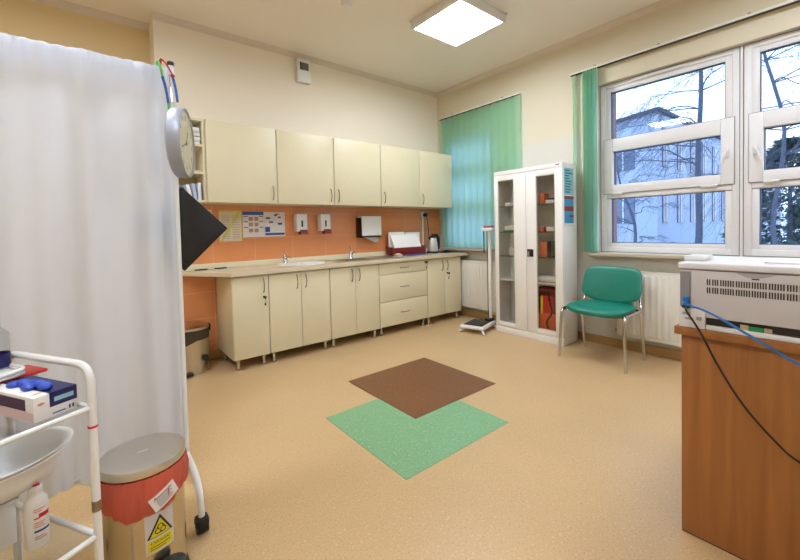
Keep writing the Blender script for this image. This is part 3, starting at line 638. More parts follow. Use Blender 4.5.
# red emergency bag with yellow strip
t = thing('emergency_bag', 'large dark red bag with orange pocket and yellow strip behind the right glass door', 'bag', (3.80, 2.13, .091))
part('bag', mat('dark red fabric', (140, 32, 28), .7, bump=.2), t, (-.08, .10, -.15, .17, 0, .46), bev=.035, seg=3)
part('pocket', M_orange, t, (-.115, -.081, -.13, .13, .01, .20), bev=.015, seg=3)
part('flap', M_red, t, (-.10, -.081, -.06, .08, .20, .38), bev=.008)
part('yellow_strip', mat('yellow strip', (235, 215, 30), .5), t, (-.108, -.101, .055, .08, .14, .38), bev=.003)
bm = bmesh.new(); tube(bm, [(-.12, -.03, .01), (-.125, .0, .12), (-.11, -.05, .22), (-.105, -.02, .34), (-.09, .0, .44)], .009, 8, smooth=4); tube(bm, [(-.085, -.13, .42), (-.088, .0, .41), (-.085, .13, .43)], .008, 8, smooth=4); obj('strap', bm, M_dark, t)
# posters on the cabinet side (faces -y)
def side_poster(z0, z1, label, m, marks):
    t = thing('info_sticker', label, 'sticker', (3.765, CY-.4105, (z0+z1)/2)); W = .185; H = z1-z0
    part('sheet', m, t, (-W/2, W/2, -.0015, 0, -H/2, H/2), smooth=0)
    for nm, mm, rs in marks: part(nm, mm, t, *[(-W/2+a*W, -W/2+b*W, -.0024, -.0016, -H/2+c*H, -H/2+d*H) for a, b, c, d in rs], smooth=0)
M_teal2 = mat('teal print', (25, 125, 135), .6); M_lb = mat('pale blue print', (150, 195, 215), .6)
random.seed(3)
side_poster(1.515, 1.785, 'pale blue sticker with teal text lines, upper one on the cabinet side', M_lb, [('text_lines', M_teal2, [(.08, random.uniform(.5, .95), .08+.1*i, .13+.1*i) for i in range(9)])])
side_poster(1.20, 1.505, 'blue and dark red sticker, lower one on the cabinet side', mat('sky blue print', (70, 150, 200), .6), [('bands', mat('brick print', (150, 60, 50), .6), [(.0, 1, .90, .99), (0, 1, .5, .66), (.5, 1, .30, .38)]), ('base_strip', M_pap2, [(0, 1, 0, .1)])])

# ================================================================ WEIGHING SCALE
t = thing('column_scale', 'white column weighing scale with black mat beside the white cabinet', 'scale', (3.535, 2.925, 0), math.radians(16))
part('platform', M_white, t, (-.20, .20, -.145, .145, .045, .085), bev=.015, seg=3)
part('rubber_mat', M_black, t, (-.165, .15, -.115, .115, .086, .092), bev=.003)
for a, b in ((-1, -1), (-1, 1), (1, -1), (1, 1)):
    bm = bmesh.new(); tube(bm, [(a*.14, b*.10, .055), (a*.19, b*.14, .02), (a*.20, b*.15, .006)], [.016, .014], 10, smooth=3); obj('leg', bm, M_white, t)
part('column_socket', M_black, t, (.11, .195, -.125, -.03, .086, .115), bev=.008)
part('column', M_cabw, t, (.155, .185, -.108, -.072, .116, 1.16), bev=.005)
part('rail', M_nick, t, (.165, .175, -.062, -.054, .116, 1.16))
part('display_head', M_white, t, (.09, .21, -.16, -.015, 1.161, 1.20), bev=.012, seg=3)
part('display_panel', mat('red panel', (165, 70, 55), .5), t, (.11, .19, -.14, -.035, 1.201, 1.225), bev=.006)
part('ruler', M_dark, t, (.12, .135, -.038, -.032, .90, 1.16))

# ================================================================ GREEN CHAIR
def soft_slab(w, d, th, n=3.2, fx=None, res=14):
    """superellipse cushion: outline in local x (width) / y (depth), thickness z"""
    bm = bmesh.new(); rings = []; seg = 48
    for q, zz in ((0, 1.0), (.5, 1.0), (.8, .96), (.93, .8), (.99, .45), (1, 0), (.99, -.5), (.95, -.85), (.8, -1), (0, -1)):
        ring = []
        for k in range(seg):
            a = 2*PI*k/seg; c, s = math.cos(a), math.sin(a)
            x = w/2*q*(abs(c)**(2/n))*(1 if c >= 0 else -1); y = d/2*q*(abs(s)**(2/n))*(1 if s >= 0 else -1); z = th/2*zz
            if fx: x, y, z = fx(x, y, z)
            ring.append((x, y, z))
        if q == 0: ring = [ring[0]]
        rings.append([bm.verts.new(v) for v in ring])
    for a, b in zip(rings, rings[1:]):
        for k in range(seg):
            if len(a) == 1: bm.faces.new((a[0], b[k], b[(k+1) % seg]))
            elif len(b) == 1: bm.faces.new((a[k], b[0], a[(k+1) % seg]))
            else: bm.faces.new((a[k], b[k], b[(k+1) % seg], a[(k+1) % seg]))
    return bm
t = thing('visitor_chair', 'green padded visitor chair with chrome legs in front of the radiator', 'chair', (3.555, 1.53, 0), math.radians(-90-1))
# local: +y is the front?  chair faces local +y*( -1 ): front = -y local rotated to -x world
bm = soft_slab(.515, .45, .054, 3.6, lambda x, y, z: (x*(1-.03*(y/.2)), y, z+.465-.012*(y < 0)*(abs(y)/.2)**3*1.2+.006*(x/.23)**2)); obj('seat', bm, M_teal, t)
bm = soft_slab(.48, .42, .022, 3.0, lambda x, y, z: (x, y, z+.431)); obj('seat_shell', bm, M_black, t)
def backf(x, y, z):
    # x width, y -> height, z -> thickness
    w_ = 1+.04*(-y/.15); low = (-.02*(1-(x/.235)**2)*2.2 if y < 0 else 0)*min(1, abs(y)/.14)
    return (x*w_, .205+.045*(y/.15)*.9-.035*(1-(x/.24)**2)*-1*.8-z, .668+y+low+.0)
bm = soft_slab(.52, .295, .042, 5.0, backf); obj('backrest', bm, M_teal, t)
bm = soft_slab(.50, .285, .012, 5.0, lambda x, y, z: (lambda p: (p[0], p[1]+.027, p[2]))(backf(x, y, z))); obj('back_shell', bm, M_black, t)
for s in (-1, 1):
    bm = bmesh.new(); tube(bm, fillet([(s*.285, -.215, .0), (s*.268, -.19, .435), (s*.268, -.14, .44)],   .03), .0142, 10, flat=1.0); obj('leg', bm, M_chrome, t)
    bm = bmesh.new(); tube(bm, fillet([(s*.265, .235, .0), (s*.262, .16, .44), (s*.25, .12, .45)],   .03), .0142, 10); obj('leg', bm, M_chrome, t)
    bm = bmesh.new(); tube(bm, fillet([(s*.268, -.18, .448), (s*.266, .17, .448), (s*.215, .245, .60)], .05), .011, 10, flat=1.0); obj('side_rail', bm, M_chrome, t)
bm = bmesh.new()
for y in (-.13, .12): tube(bm, [(-.265, y, .43), (.265, y, .43)], .009, 8)
obj('cross_bar', bm, M_chrome, t)

# ================================================================ MATS (inlaid vinyl squares)
tag(part('floor_mat', M_green, None, (1.149, 1.979, 1.411, 2.226, .0002, .0022), smooth=0), 'green speckled square on the floor, partly under the brown one', 'floor mat')
tag(part('floor_mat', M_brown, None, (1.572, 2.400, 1.825, 2.638, .0024, .0044), smooth=0), 'brown speckled square on the floor overlapping the green one', 'floor mat')

# ================================================================ DESK, PRINTER
t = thing('desk', 'brown wood-laminate desk in the right foreground under the printer', 'desk', (2.15, -.2, 0))
part('tabletop', M_wood, t, (-.395, .40, -.62, .683, .785, .815), bev=.003)
part('end_panel', M_wood, t, (-.372, -.350, -.60, .665, .004, .785), bev=.002)
part('end_panel', M_wood, t, (.33, .352, -.60, .665, .004, .785), bev=.002)
part('back_panel', M_wood, t, (-.349, .329, .60, .618, .25, .784), bev=.002)
part('base_strip', M_dark, t, (-.371, -.351, -.599, .664, 0, .004))
ZD = .8155
t = thing('printer', 'grey laser printer on the desk with vent slots and its ports facing us', 'printer', (1.95, .20, ZD))
part('body', M_print, t, (-.172, .20, -.27, .270, .006, .220), bev=.006)
part('lid', M_printl, t, (-.180, .21, -.275, .275, .2225, .248), bev=.008, seg=3)
part('rear_cover', M_print, t, (-.180, -.1725, -.20, .232, .045, .219), bev=.003)
part('port_panel', mat('port grey', (135, 135, 140), .5), t, (-.178, -.1725, .236, .267, .078, .212))
part('port_box', M_printl, t, (-.184, -.1725, .188, .270, .0, .074), bev=.003)
part('port_sockets', M_pgrey, t, (-.1865, -.1841, .232, .258, .048, .058), (-.1865, -.1841, .198, .214, .032, .045), (-.1865, -.1841, .222, .250, .03, .038))
part('exit_slot', M_black, t, (-.176, -.1722, -.24, .186, .014, .044))
part('base_lip', M_printl, t, (-.186, -.1722, -.27, .186, -.0, .018), bev=.003)
part('memory_chip', mat('green board', (30, 140, 80), .5), t, (-.179, -.1765, .030, .068, .018, .033)); part('metal_cover', M_steel, t, (-.180, -.1765, .068, .090, .017, .036)); part('metal_cover', M_steel, t, (-.180, -.1765, .008, .028, .02, .034))
bm = bmesh.new()
grp = [(.184, 2), (.168, 3), (.145, 6), (.102, 6), (.060, 6), (.017, 6), (-.026, 4), (-.055, 5), (-.091, 3), (-.114, 6), (-.157, 6)]
for zz in (.148, .178):
    for y0, n in grp:
        for k in range(n): bx(bm, -.1808, -.1799, y0-k*.0068-.0042, y0-k*.0068, zz-.011, zz+.011)
obj('vent_slots', bm, M_seam, t, smooth=0)
bm = bmesh.new(); pl = [(.105, .219), (.075, .205), (.05, .200), (.03, .205), (-.01, .219)]
prism(bm, pl, .1802, .1806, Matrix(((0, 0, -1, 0), (1, 0, 0, 0), (0, 1, 0, 0), (0, 0, 0, 1)))); obj('grip_recess', bm, M_pgrey, t, smooth=0)
part('grip_latch', M_black, t, (-.1815, -.1806, .040, .060, .197, .201))
part('output_flap', M_white, t, (-.10, .0, .203, .274, .2485, .268), bev=.003)
part('cable_plugs', M_blue, t, (-.20, -.1785, .236, .255, .088, .118), bev=.003); part('power_plug', M_black, t, (-.205, -.1785, .232, .256, .0755, .087), bev=.003)
tag(part('paper_stack', M_paper, None, (1.86, 2.10, .02, .24, ZD+.2485, ZD+.2535)), 'thin stack of white paper lying on top of the printer', 'papers')
bm = bmesh.new(); tube(bm, [(1.755, .445, ZD+.10), (1.715, .437, ZD+.097), (1.70, .36, .893), (1.69, .229, .822), (1.70, .137, .765), (1.71, 0, .70), (1.71, -.2, .64)], .0042, 8, smooth=6)
tag(obj('network_cable', bm, M_blue), 'blue network cable running from the printer port to the lower right', 'cable')
bm = bmesh.new(); tube(bm, [(1.755, .442, ZD+.081), (1.722, .434, .885), (1.722, .393, .815), (1.725, .336, .69), (1.725, .269, .577), (1.725, .194, .49), (1.725, .137, .445), (1.73, 0, .39), (1.73, -.2, .37)], .0036, 8, smooth=6)
tag(obj('power_cable', bm, M_black), 'thin black power cable sagging from the printer across the desk side', 'cable')

# ================================================================ FABRIC SCREEN
SA = math.radians(-.5); sd = V(math.cos(SA), math.sin(SA), 0); sp = V(.315, 2.0, 0); sn = V(-sd.y, sd.x, 0)
t = thing('folding_screen', 'white fabric privacy screen on a white tube frame at the left', 'screen', sp)
def S(u, v, z): return sd*u+sn*v+V(0, 0, z)
Wd = 1.75
for u in (0, -Wd):
    bm = bmesh.new(); tube(bm, [S(u, 0, .19), S(u, 0, 1.975)], .0125, 14); obj('pole', bm, M_white, t)
    bm = bmesh.new(); tube(bm, [S(u, 0, 1.975), S(u, 0, 1.992)], .0145, 14); obj('pole_cap', bm, M_black, t)
    bm = bmesh.new(); tube(bm, fillet([S(u, 0, 0)+V(0, -.285, .05), S(u, 0, 0)+V(0, -.28, .20), S(u, 0, .20), S(u, 0, 0)+V(0, .28, .20), S(u, 0, 0)+V(0, .285, .05)], .13, 8), .0125, 12); f_ = obj('foot', bm, M_white, t)
    for s in (-1, 1):
        bm = bmesh.new(); q_ = S(u, 0, 0)+V(0, s*.285, 0); cyl(bm, q_+V(-.021, 0, .027), q_+V(.021, 0, .027), .027, seg=20); bx(bm, q_.x-.026, q_.x+.026, q_.y-.026, q_.y+.026, .028, .066, bev=.012); obj('caster', bm, M_black, t)
bm = bmesh.new(); tube(bm, [S(-Wd, 0, 1.943), S(0, 0, 1.943)], .010, 12); obj('top_rod', bm, M_white, t)
bm = bmesh.new(); tube(bm, [S(-Wd, 0, .24), S(0, 0, .24)], .006, 8); obj('bottom_rod', bm, M_white, t)
def fabric(side):
    bm = bmesh.new(); nu, nz = 260, 40; rows = []
    for j in range(nz+1):
        v = j/nz; z = 1.956-(1.956-.222)*v; row = []
        for i in range(nu+1):
            u = -Wd+.01+(Wd-.022)*i/nu
            am = .015+.018*math.sin(PI*min(v*1.4, 1)*.5)
            wv = math.sin(u*33+1.5*math.sin(u*5.1))*.8+math.sin(u*57+.7+v*.6)*.35+math.sin(u*15.3+v*.8)*.55
            fine = math.sin(u*190+3*math.sin(u*23))*.0022*max(0, 1-v*14)+math.sin(u*130+v*5)*.007*max(0, (v-.91)/.09)+math.sin(u*88)*math.sin(z*60)*.006*max(0, (v-.88)/.12)
            edge = min(1, max(0,(-u-.012))/.04, (u+Wd)/.04)
            pinch = 1-.75*math.exp(-((v-.012)/.012)**2)
            row.append(bm.verts.new(S(u, -.018-(am*wv)*edge*pinch*.9-fine-.004, z+(.006*math.sin(u*40)*max(0, (v-.9)/.1)))))
        rows.append(row)
    for a, b in zip(rows, rows[1:]):
        for k in range(nu): bm.faces.new((a[k], a[k+1], b[k+1], b[k]))
    # hem folded over the rod
    prev = rows[0]
    for k, (dv, dz) in enumerate(((-.010, .006), (.0, .009), (.012, .004), (.016, -.02), (.016, -.09))):
        row = [bm.verts.new(S(-Wd+.01+(Wd-.022)*i/nu, dv-.004*math.sin(i*.9), 1.954+dz+.0015*math.sin(i*.8))) for i in range(nu+1)]
        for i in range(nu): bm.faces.new((prev[i], row[i], row[i+1], prev[i+1]))
        prev = row
    return bm
obj('fabric', fabric(-1), M_curt, t, smooth=80)
# black folder hanging behind the screen edge
bm = bmesh.new(); bm2 = bmesh.new(); bx(bm2, -.14, .14, 0, .012, -.14, .14, bev=.003); merge(bm, bm2, Matrix.Rotation(PI/4, 4, 'Y'))
t = thing('black_folder', 'black square folder hanging by a corner behind the edge of the screen', 'folder', (.345, 2.035, 1.24))
obj('cover', bm, M_black, t)
bm = bmesh.new(); bm2 = bmesh.new(); bx(bm2, -.128, .128, -.006, -.0005, -.116, .128, bev=.002); merge(bm, bm2, Matrix.Rotation(PI/4, 4, 'Y')); obj('inner_board', bm, mat('black board', (26, 26, 30), .5), t)
# clock hung on the pole
ca = math.radians(-22); cn = V(math.cos(ca), math.sin(ca), 0)
t = thing('wall_clock', 'round silver-rimmed wall clock hanging on the screen pole', 'clock', (.328, 1.90, 1.612))
RM = Matrix(((-math.sin(ca), 0, math.cos(ca), 0), (math.cos(ca), 0, math.sin(ca), 0), (0, 1, 0, 0), (0, 0, 0, 1)))  # local x->tangent, y->up, z->normal
def cl(name, bm, m, parent=t):
    bmesh.ops.transform(bm, matrix=RM, verts=bm.verts); return obj(name, bm, m, parent)
bm = bmesh.new(); lathe(bm, [(0, -.03), (.135, -.03), (.146, -.022), (.150, .0), (.150, .018), (.147, .026), (.140, .026), (.138, .016), (0, .016)], seg=56); cl('case', bm, mat('silver clock case', (168, 174, 190), .48, .4))
bm = bmesh.new(); lathe(bm, [(0, .0175), (.137, .0175), (.137, .0165), (0, .0165)], seg=48); fc = cl('dial', bm, mat('ivory dial', (222, 218, 190), .5))
for k in range(12):
    a = PI/2-2*PI*(k+1)/12; b = text_bm(str(k+1), .028, .0004); bmesh.ops.translate(b, verts=b.verts, vec=(.108*math.cos(a), .108*math.sin(a), .0185)); cl('numeral', b, M_dark, fc)
bm = bmesh.new()
for a, L, wv in ((math.radians(60), .065, .004), (math.radians(200), .095, .003)):
    q = bmesh.new(); bx(q, -.012, L, -wv, wv, .020, .021); merge(bm, q, Matrix.Rotation(a, 4, 'Z'))
cyl(bm, (0, 0, .019), (0, 0, .0235), .006); cl('hands', bm, M_dark)
bm = bmesh.new(); lathe(bm, [(0, .0245), (.139, .0245), (.139, .0235), (0, .0235)], seg=48); cl('glass', bm, glass_mat('clock glass', (.97, .97, .97), .8))
# lanyards
M_lg = mat('green lanyard', (95, 190, 90), .6); M_lr = mat('red lanyard', (190, 25, 55), .6); M_lb2 = mat('blue lanyard', (30, 85, 165), .6)
t = thing('lanyard', 'green and blue lanyard looped over the screen rod beside the clock', 'lanyard', (.27, 1.985, 1.966))
bm = bmesh.new(); tube(bm, [(-.005, .03, .0), (-.005, .02, .006), (-.005, -.018, .004), (-.003, -.045, -.03), (.0, -.06, -.07)], .008, 8, smooth=3, flat=.35); obj('green_strap', bm, M_lg, t)
bm = bmesh.new(); tube(bm, [(.0, -.06, -.07), (.01, -.068, -.12), (.018, -.07, -.19)], .006, 8, smooth=3, flat=.35); obj('blue_strap', bm, M_lb2, t)
bm = bmesh.new(); tube(bm, [(.018, -.07, -.185), (.02, -.072, -.215)], .007, 8, flat=.4); obj('green_end', bm, M_lg, t)
t = thing('lanyard', 'red and blue lanyard hooked on the pole top, holding the clock', 'lanyard', (.305, 1.985, 1.99))
bm = bmesh.new(); tube(bm, [(-.03, .03, -.02), (-.028, .0, .0), (-.012, -.03, -.03), (.005, -.05, -.075)], .006, 8, smooth=3, flat=.5); obj('red_strap', bm, M_lr, t)
bm = bmesh.new(); sph(bm, (.005, -.052, -.08), .009, (1, 1, .8)); obj('knot', bm, M_lr, t)
bm = bmesh.new(); tube(bm, [(.005, -.052, -.085), (.012, -.07, -.14), (.016, -.078, -.2)], .006, 8, smooth=3, flat=.45); obj('blue_strap', bm, M_lb2, t)
bm = bmesh.new(); tube(bm, [(-.006, -.04, -.075), (-.006, -.06, -.13), (-.004, -.075, -.2)], .002, 6); obj('hook', bm, M_chrome, t)

# ================================================================ REAR PEDAL BIN
t = thing('pedal_bin', 'steel pedal bin with dark liner in the corner behind the screen', 'bin', (.668, 3.80, 0))
bm = bmesh.new(); lathe(bm, [(0, .0), (.14, 0), (.142, .02), (.14, .03), (.14, .36), (0, .36)], seg=40); obj('body', bm, M_steel, t)
bm = bmesh.new(); lathe(bm, [(.1425, .29), (.147, .30), (.147, .372), (.14, .375)], seg=40)
for v in bm.verts:
    if v.co.z < .31: v.co.z -= .06*max(0, -v.co.x/.147+.15)+.0
obj('liner', bm, mat('dark grey liner', (66, 58, 46), .6), t)
bm = bmesh.new(); lathe(bm, [(.143, .376), (.147, .38), (.146, .40), (.12, .412), (0, .418)], seg=40); obj('lid', bm, M_steel, t)
part('hinge', M_black, t, (.135, .16, -.03, .03, .34, .40), bev=.005); part('carry_grip', M_dark, t, (.07, .10, -.155, -.12, .11, .16), bev=.008)
part('pedal', M_black, t, (-.09, -.02, -.20, -.13, .012, .03), bev=.005)

# ================================================================ FOREGROUND WASTE BIN
BXc, BYc, BR = .119, 1.60, .126
t = thing('waste_bin', 'steel pedal bin with a red bag and biohazard sticker in the foreground', 'bin', (BXc, BYc, 0))
bm = bmesh.new(); lathe(bm, [(0, .012), (BR-.005, .012), (BR-.005, .43), (BR-.012, .43), (BR-.012, .03), (0, .03)], seg=56); obj('body', bm, mat('bin steel', (205, 194, 168), .2, 1, var=.03, scale=20), t)
bm = bmesh.new(); lathe(bm, [(0, 0), (BR, 0), (BR+.002, .012), (BR-.001, .025), (BR-.0048, .027)], seg=56); obj('base_ring', bm, M_black, t)
# bag cuff
bm = bmesh.new(); seg = 120; rows = []
for j in range(13):
    v = j/12; row = []
    for k in range(seg):
        a = 2*PI*k/seg; rad = BR+.002+.008*math.sin(PI*v)+.0022*math.sin(a*23+5*v)*(.4+v)+.0015*math.sin(a*41-3*v)
        zlow = .318+.018*math.sin(a*2+1.9)+.006*math.sin(a*7)
        row.append(bm.verts.new((rad*math.cos(a), rad*math.sin(a), .428+(zlow-.428)*v)))
    rows.append(row)
for a, b in zip(rows, rows[1:]):
    for k in range(seg): bm.faces.new((a[k], a[(k+1) % seg], b[(k+1) % seg], b[k]))
obj('bag', bm, M_bag, t, smooth=80)
bm = bmesh.new(); lathe(bm, [(0, .432), (BR-.004, .432), (BR+.002, .434), (BR+.003, .437), (BR+.003, .456), (BR+.0, .461), (BR-.006, .4625), (.09, .4635), (0, .464)], seg=64); ld = obj('lid', bm, mat('lid steel', (214, 210, 202), .3, 1, var=.02, scale=16), t)
part('lid_mark', M_white, ld, (-.015, .015, -.004, .001, .464, .4645))
def wrap(bm, a0, z0, r):  # local (x,y) -> around cylinder; z = offset
    for v in bm.verts:
        a = a0+v.co.x/r; rad = r+v.co.z; zz = z0+v.co.y; v.co = (rad*math.cos(a), rad*math.sin(a), zz)
def grid(bm, x0, x1, y0, y1, z=0, nx=8, rot=0, th=.0006):
    q = bmesh.new(); bx(q, x0, x1, y0, y1, z, z+th)
    es = [e for e in q.edges if abs(e.verts[0].co.y-e.verts[1].co.y) < 1e-6 and abs(e.verts[0].co.z-e.verts[1].co.z) < 1e-6]
    bmesh.ops.subdivide_edges(q, edges=es, cuts=nx); merge(bm, q, Matrix.Rotation(rot, 4, 'Z'))
sa = math.radians(284); RS = BR-.0045
st_ = None
bm = bmesh.new(); grid(bm, -.043, .043, -.075, .055, 0); wrap(bm, sa, .245, RS); st_ = obj('sticker', bm, mat('sticker white', (205, 200, 205), .5), t)
bm = bmesh.new(); grid(bm, -.037, .037, -.068, -.030, .0008); wrap(bm, sa, .245, RS); obj('sticker_panel', bm, M_yel, st_)
def tri(bm, h, z, n=14):
    # upright triangle of strips
    for i in range(n):
        y0 = -.026+h*.0; a = i/n; b = (i+1)/n; H_ = .072*(h); W0 = .039*h
        q = bmesh.new(); base = -.024+.012*(1-h); 
        P_ = [(-W0*(1-a), base+H_*a), (W0*(1-a), base+H_*a), (W0*(1-b), base+H_*b), (-W0*(1-b), base+H_*b)]
        K = 6; lo = [q.verts.new((P_[0][0]+(P_[1][0]-P_[0][0])*k/K, P_[0][1], z)) for k in range(K+1)]; hi = [q.verts.new((P_[3][0]+(P_[2][0]-P_[3][0])*k/K, P_[3][1], z)) for k in range(K+1)]
        for k in range(K):
            if (hi[k].co-hi[k+1].co).length < 1e-7: q.faces.new((lo[k], lo[k+1], hi[k]))
            else: q.faces.new((lo[k], lo[k+1], hi[k+1], hi[k]))
        merge(bm, q)
bm = bmesh.new(); tri(bm, 1.0, .001); wrap(bm, sa, .245, RS); obj('warning_border', bm, M_black, st_)
bm = bmesh.new(); tri(bm, .80, .0018); wrap(bm, sa, .245, RS); obj('warning_field', bm, M_yel, st_)
def arc(bm, cx, cy, r, wd, a0, a1, z, n=16):
    q = bmesh.new(); A = [q.verts.new((cx+(r-wd/2)*math.cos(a0+(a1-a0)*k/n), cy+(r-wd/2)*math.sin(a0+(a1-a0)*k/n), z)) for k in range(n+1)]
    C_ = [q.verts.new((cx+(r+wd/2)*math.cos(a0+(a1-a0)*k/n), cy+(r+wd/2)*math.sin(a0+(a1-a0)*k/n), z)) for k in range(n+1)]
    for k in range(n): q.faces.new((A[k], A[k+1], C_[k+1], C_[k]))
    merge(bm, q)
bm = bmesh.new(); cy0 = -.001
for k in range(3):
    a = PI/2+2*PI*k/3; arc(bm, .0085*math.cos(a), cy0+.0085*math.sin(a), .0078, .0030, a-PI*.82+PI*0-.0+PI*.0, a+PI*.82, .0026)
    arc(bm, .0*math.cos(a), cy0, .0125, .0018, a+PI/3-.55, a+PI/3+.55, .0026)
arc(bm, 0, cy0, .003, .0016, 0, 2*PI, .0026)
wrap(bm, sa, .245, RS); obj('biohazard_symbol', bm, M_black, st_, smooth=0)
b = text_bm('UWAGA!', .014, .0001); bmesh.ops.translate(b, verts=b.verts, vec=(0, -.040, .0018)); wrap(b, sa, .245, RS); obj('sticker_text', b, M_seam, st_, smooth=0)
bm = bmesh.new()
for i in range(2): grid(bm, -.03, .028-.012*i, -.054-.008*i, -.051-.008*i, .0015)
wrap(bm, sa, .245, RS); obj('sticker_lines', bm, mat('olive print', (120, 115, 20), .6), st_)
# tag stuck on the bag
ta = math.radians(289)
bm = bmesh.new(); grid(bm, -.042, .042, -.026, .026, 0, rot=math.radians(24)); wrap(bm, ta, .352, BR+.0115); tg = obj('tag', bm, M_paper, t)
bm = bmesh.new()
for i in range(6): grid(bm, -.026, (.03, .022, .026, .018, .024, .02)[i], .012-.006*i, .0145-.006*i if i else .0165, .0006, rot=math.radians(24), nx=6)
wrap(bm, ta, .352, BR+.0115); obj('tag_lines', bm, M_pgrey, tg)
# pedal
pa = math.radians(291); pv = V(math.cos(pa), math.sin(pa), 0); pt_ = V(-pv.y, pv.x, 0)
bm = bmesh.new(); lathe(bm, [(0, 0), (.036, 0), (.041, .008), (.034, .022), (.012, .03), (0, .031)], seg=24, sx=1.2, sy=.85); bmesh.ops.transform(bm, matrix=Matrix.Translation(pv*(BR+.028)+V(0, 0, .112)) @ Matrix.Rotation(.25, 4, 'X'), verts=bm.verts)
obj('pedal', bm, M_black, t)
bm = bmesh.new(); tube(bm, [pv*(BR-.002)+V(0, 0, .02), pv*(BR+.018)+V(0, 0, .05), pv*(BR+.02)+V(0, 0, .114)], .008, 8); obj('pedal_arm', bm, M_dark, t)

# ================================================================ TROLLEY
TC = V(-.011, 1.40, 0); A_ = V(math.cos(math.radians(210)), math.sin(math.radians(210)), 0); B_ = V(math.cos(math.radians(121)), math.sin(math.radians(121)), 0)
t = thing('instrument_trolley', 'white tube-frame instrument trolley in the left foreground', 'trolley', TC)
def Tp(a, b, z): return A_*a+B_*b+V(0, 0, z)
LA, LB = .60, .40; tr_ = .0095
for a in (0, LA):
    bm = bmesh.new(); tube(bm, fillet([Tp(a, 0, .06), Tp(a, 0, .85), Tp(a, LB, .85), Tp(a, LB, .06)], .055, 8), tr_+.001, 14); obj('end_frame', bm, M_white, t)
for z in (.355, .73):
    bm = bmesh.new()
    for p, q in (((0, 0), (LA, 0)), ((0, LB), (LA, LB)), ((0, 0), (0, LB)), ((LA, 0), (LA, LB))): tube(bm, [Tp(*p, z), Tp(*q, z)], .0085 if z < .5 else .007, 12)
    rl = obj('shelf_rail', bm, M_white, t)
    bm = bmesh.new(); prism(bm, [tuple(Tp(a, b, 0))[:2] for a, b in ((.008, .008), (LA-.008, .008), (LA-.008, LB-.008), (.008, LB-.008))], z-.002, z+.004); obj('glass_shelf', bm, M_clear, t, smooth=0)
for a in (0, LA):
    for b in (0, LB):
        bm = bmesh.new(); c = Tp(a, b, 0); cyl(bm, c+V(-.01, 0, .026), c+V(.01, 0, .026), .026, seg=18); cyl(bm, c+V(0, 0, .03), c+V(0, 0, .065), .008, seg=10); obj('caster', bm, M_black, t)
bm = bmesh.new(); tube(bm, [Tp(0, 0, .672), Tp(0, 0, .678)], .0122, 14); obj('red_band', bm, M_red, t)
bm = bmesh.new(); tube(bm, [Tp(0, 0, .43), Tp(0, 0, .46)], .0118, 14); obj('clamp', bm, M_nick, t)
def TL(a, b): return TC+A_*a+B_*b
ra = math.atan2(A_.y, A_.x)
MA = Matrix.Rotation(ra, 4, 'Z')
# instrument bowl on a bracket below the upper shelf
t = thing('wash_bowl', 'large shallow white enamel bowl below the upper shelf of the trolley', 'bowl', (-.222, 1.523, .515), math.radians(35))
bm = bmesh.new(); lathe(bm, [(0, 0), (.075, 0), (.105, .012), (.124, .045), (.135, .086), (.144, .090), (.146, .094), (.142, .096), (.131, .092), (.119, .050), (.100, .019), (.07, .006), (0, .005)], seg=64, sx=1.2, sy=.92); obj('bowl', bm, M_white, t, smooth=60)
bm = bmesh.new(); lathe(bm, [(.1375, .078), (.1405, .081), (.1375, .084), (.1345, .081), (.1375, .078)], seg=48, sx=1.2, sy=.92); obj('support_ring', bm, M_white, t)
# bottle
t = thing('disinfectant_bottle', 'white plastic bottle with red and blue label on the lower trolley shelf', 'bottle', (-.142, 1.462, .3595))
t.scale = (.86, .86, .97)
bm = bmesh.new(); lathe(bm, [(0, 0), (.027, 0), (.030, .004), (.030, .125), (.028, .138), (.017, .15), (.017, .152), (0, .152)], seg=32, sx=1, sy=.82); obj('body', bm, M_white, t)
bm = bmesh.new(); lathe(bm, [(0, .152), (.018, .152), (.0185, .17), (.013, .174), (0, .174)], seg=24); obj('cap', bm, M_white, t)
part('cap_tip', M_red, t, (-.006, .012, -.008, .004, .1745, .179), bev=.002)
def blab(bm, x0, x1, z0, z1, off=.0006):
    q = bmesh.new(); K = 8
    lo = []; hi = []
    for k in range(K+1):
        a = math.radians(x0+(x1-x0)*k/K); r_ = .030+off; p = (r_*math.cos(a), (r_)*.82*math.sin(a)); lo.append(q.verts.new((*p, z0))); hi.append(q.verts.new((*p, z1)))
    for k in range(K): q.faces.new((lo[k], lo[k+1], hi[k+1], hi[k]))
    merge(bm, q)
a0, a1 = 262, 345
bm = bmesh.new(); blab(bm, 285, a1, .088, .100); blab(bm, a0, 290, .086, .090); obj('red_label_band', bm, M_red, t)
bm = bmesh.new(); blab(bm, a0, a1, .048, .054); obj('blue_label_line', bm, M_pblue, t)
bm = bmesh.new()
bm.free()
for z in (.112, .106, .074, .068, .062, .034, .028):
    bm = bmesh.new(); blab(bm, a0, a1-20-random.uniform(0, 25), z, z+.003); obj('label_line', bm, mat('pink print', (215, 140, 130), .6), t)
# white plastic box on lower shelf
t = thing('storage_box', 'open white plastic box on the lower trolley shelf behind the bottle', 'box', TC+A_*.22+B_*.265+V(0, 0, .3595), ra)
part('box', M_white, t, (-.13, .08, -.075, -.071, 0, .125), (-.13, .08, .071, .075, 0, .125), (-.13, -.126, -.071, .071, 0, .125), (.076, .08, -.071, .071, 0, .125), (-.126, .076, -.071, .071, 0, .004), bev=.0015)
part('rim', M_white, t, (-.135, .085, -.080, -.075, .118, .126), (-.135, .085, .075, .08, .118, .126), (-.135, -.13, -.08, .08, .118, .126), (.08, .085, -.08, .08, .118, .126), bev=.0015)
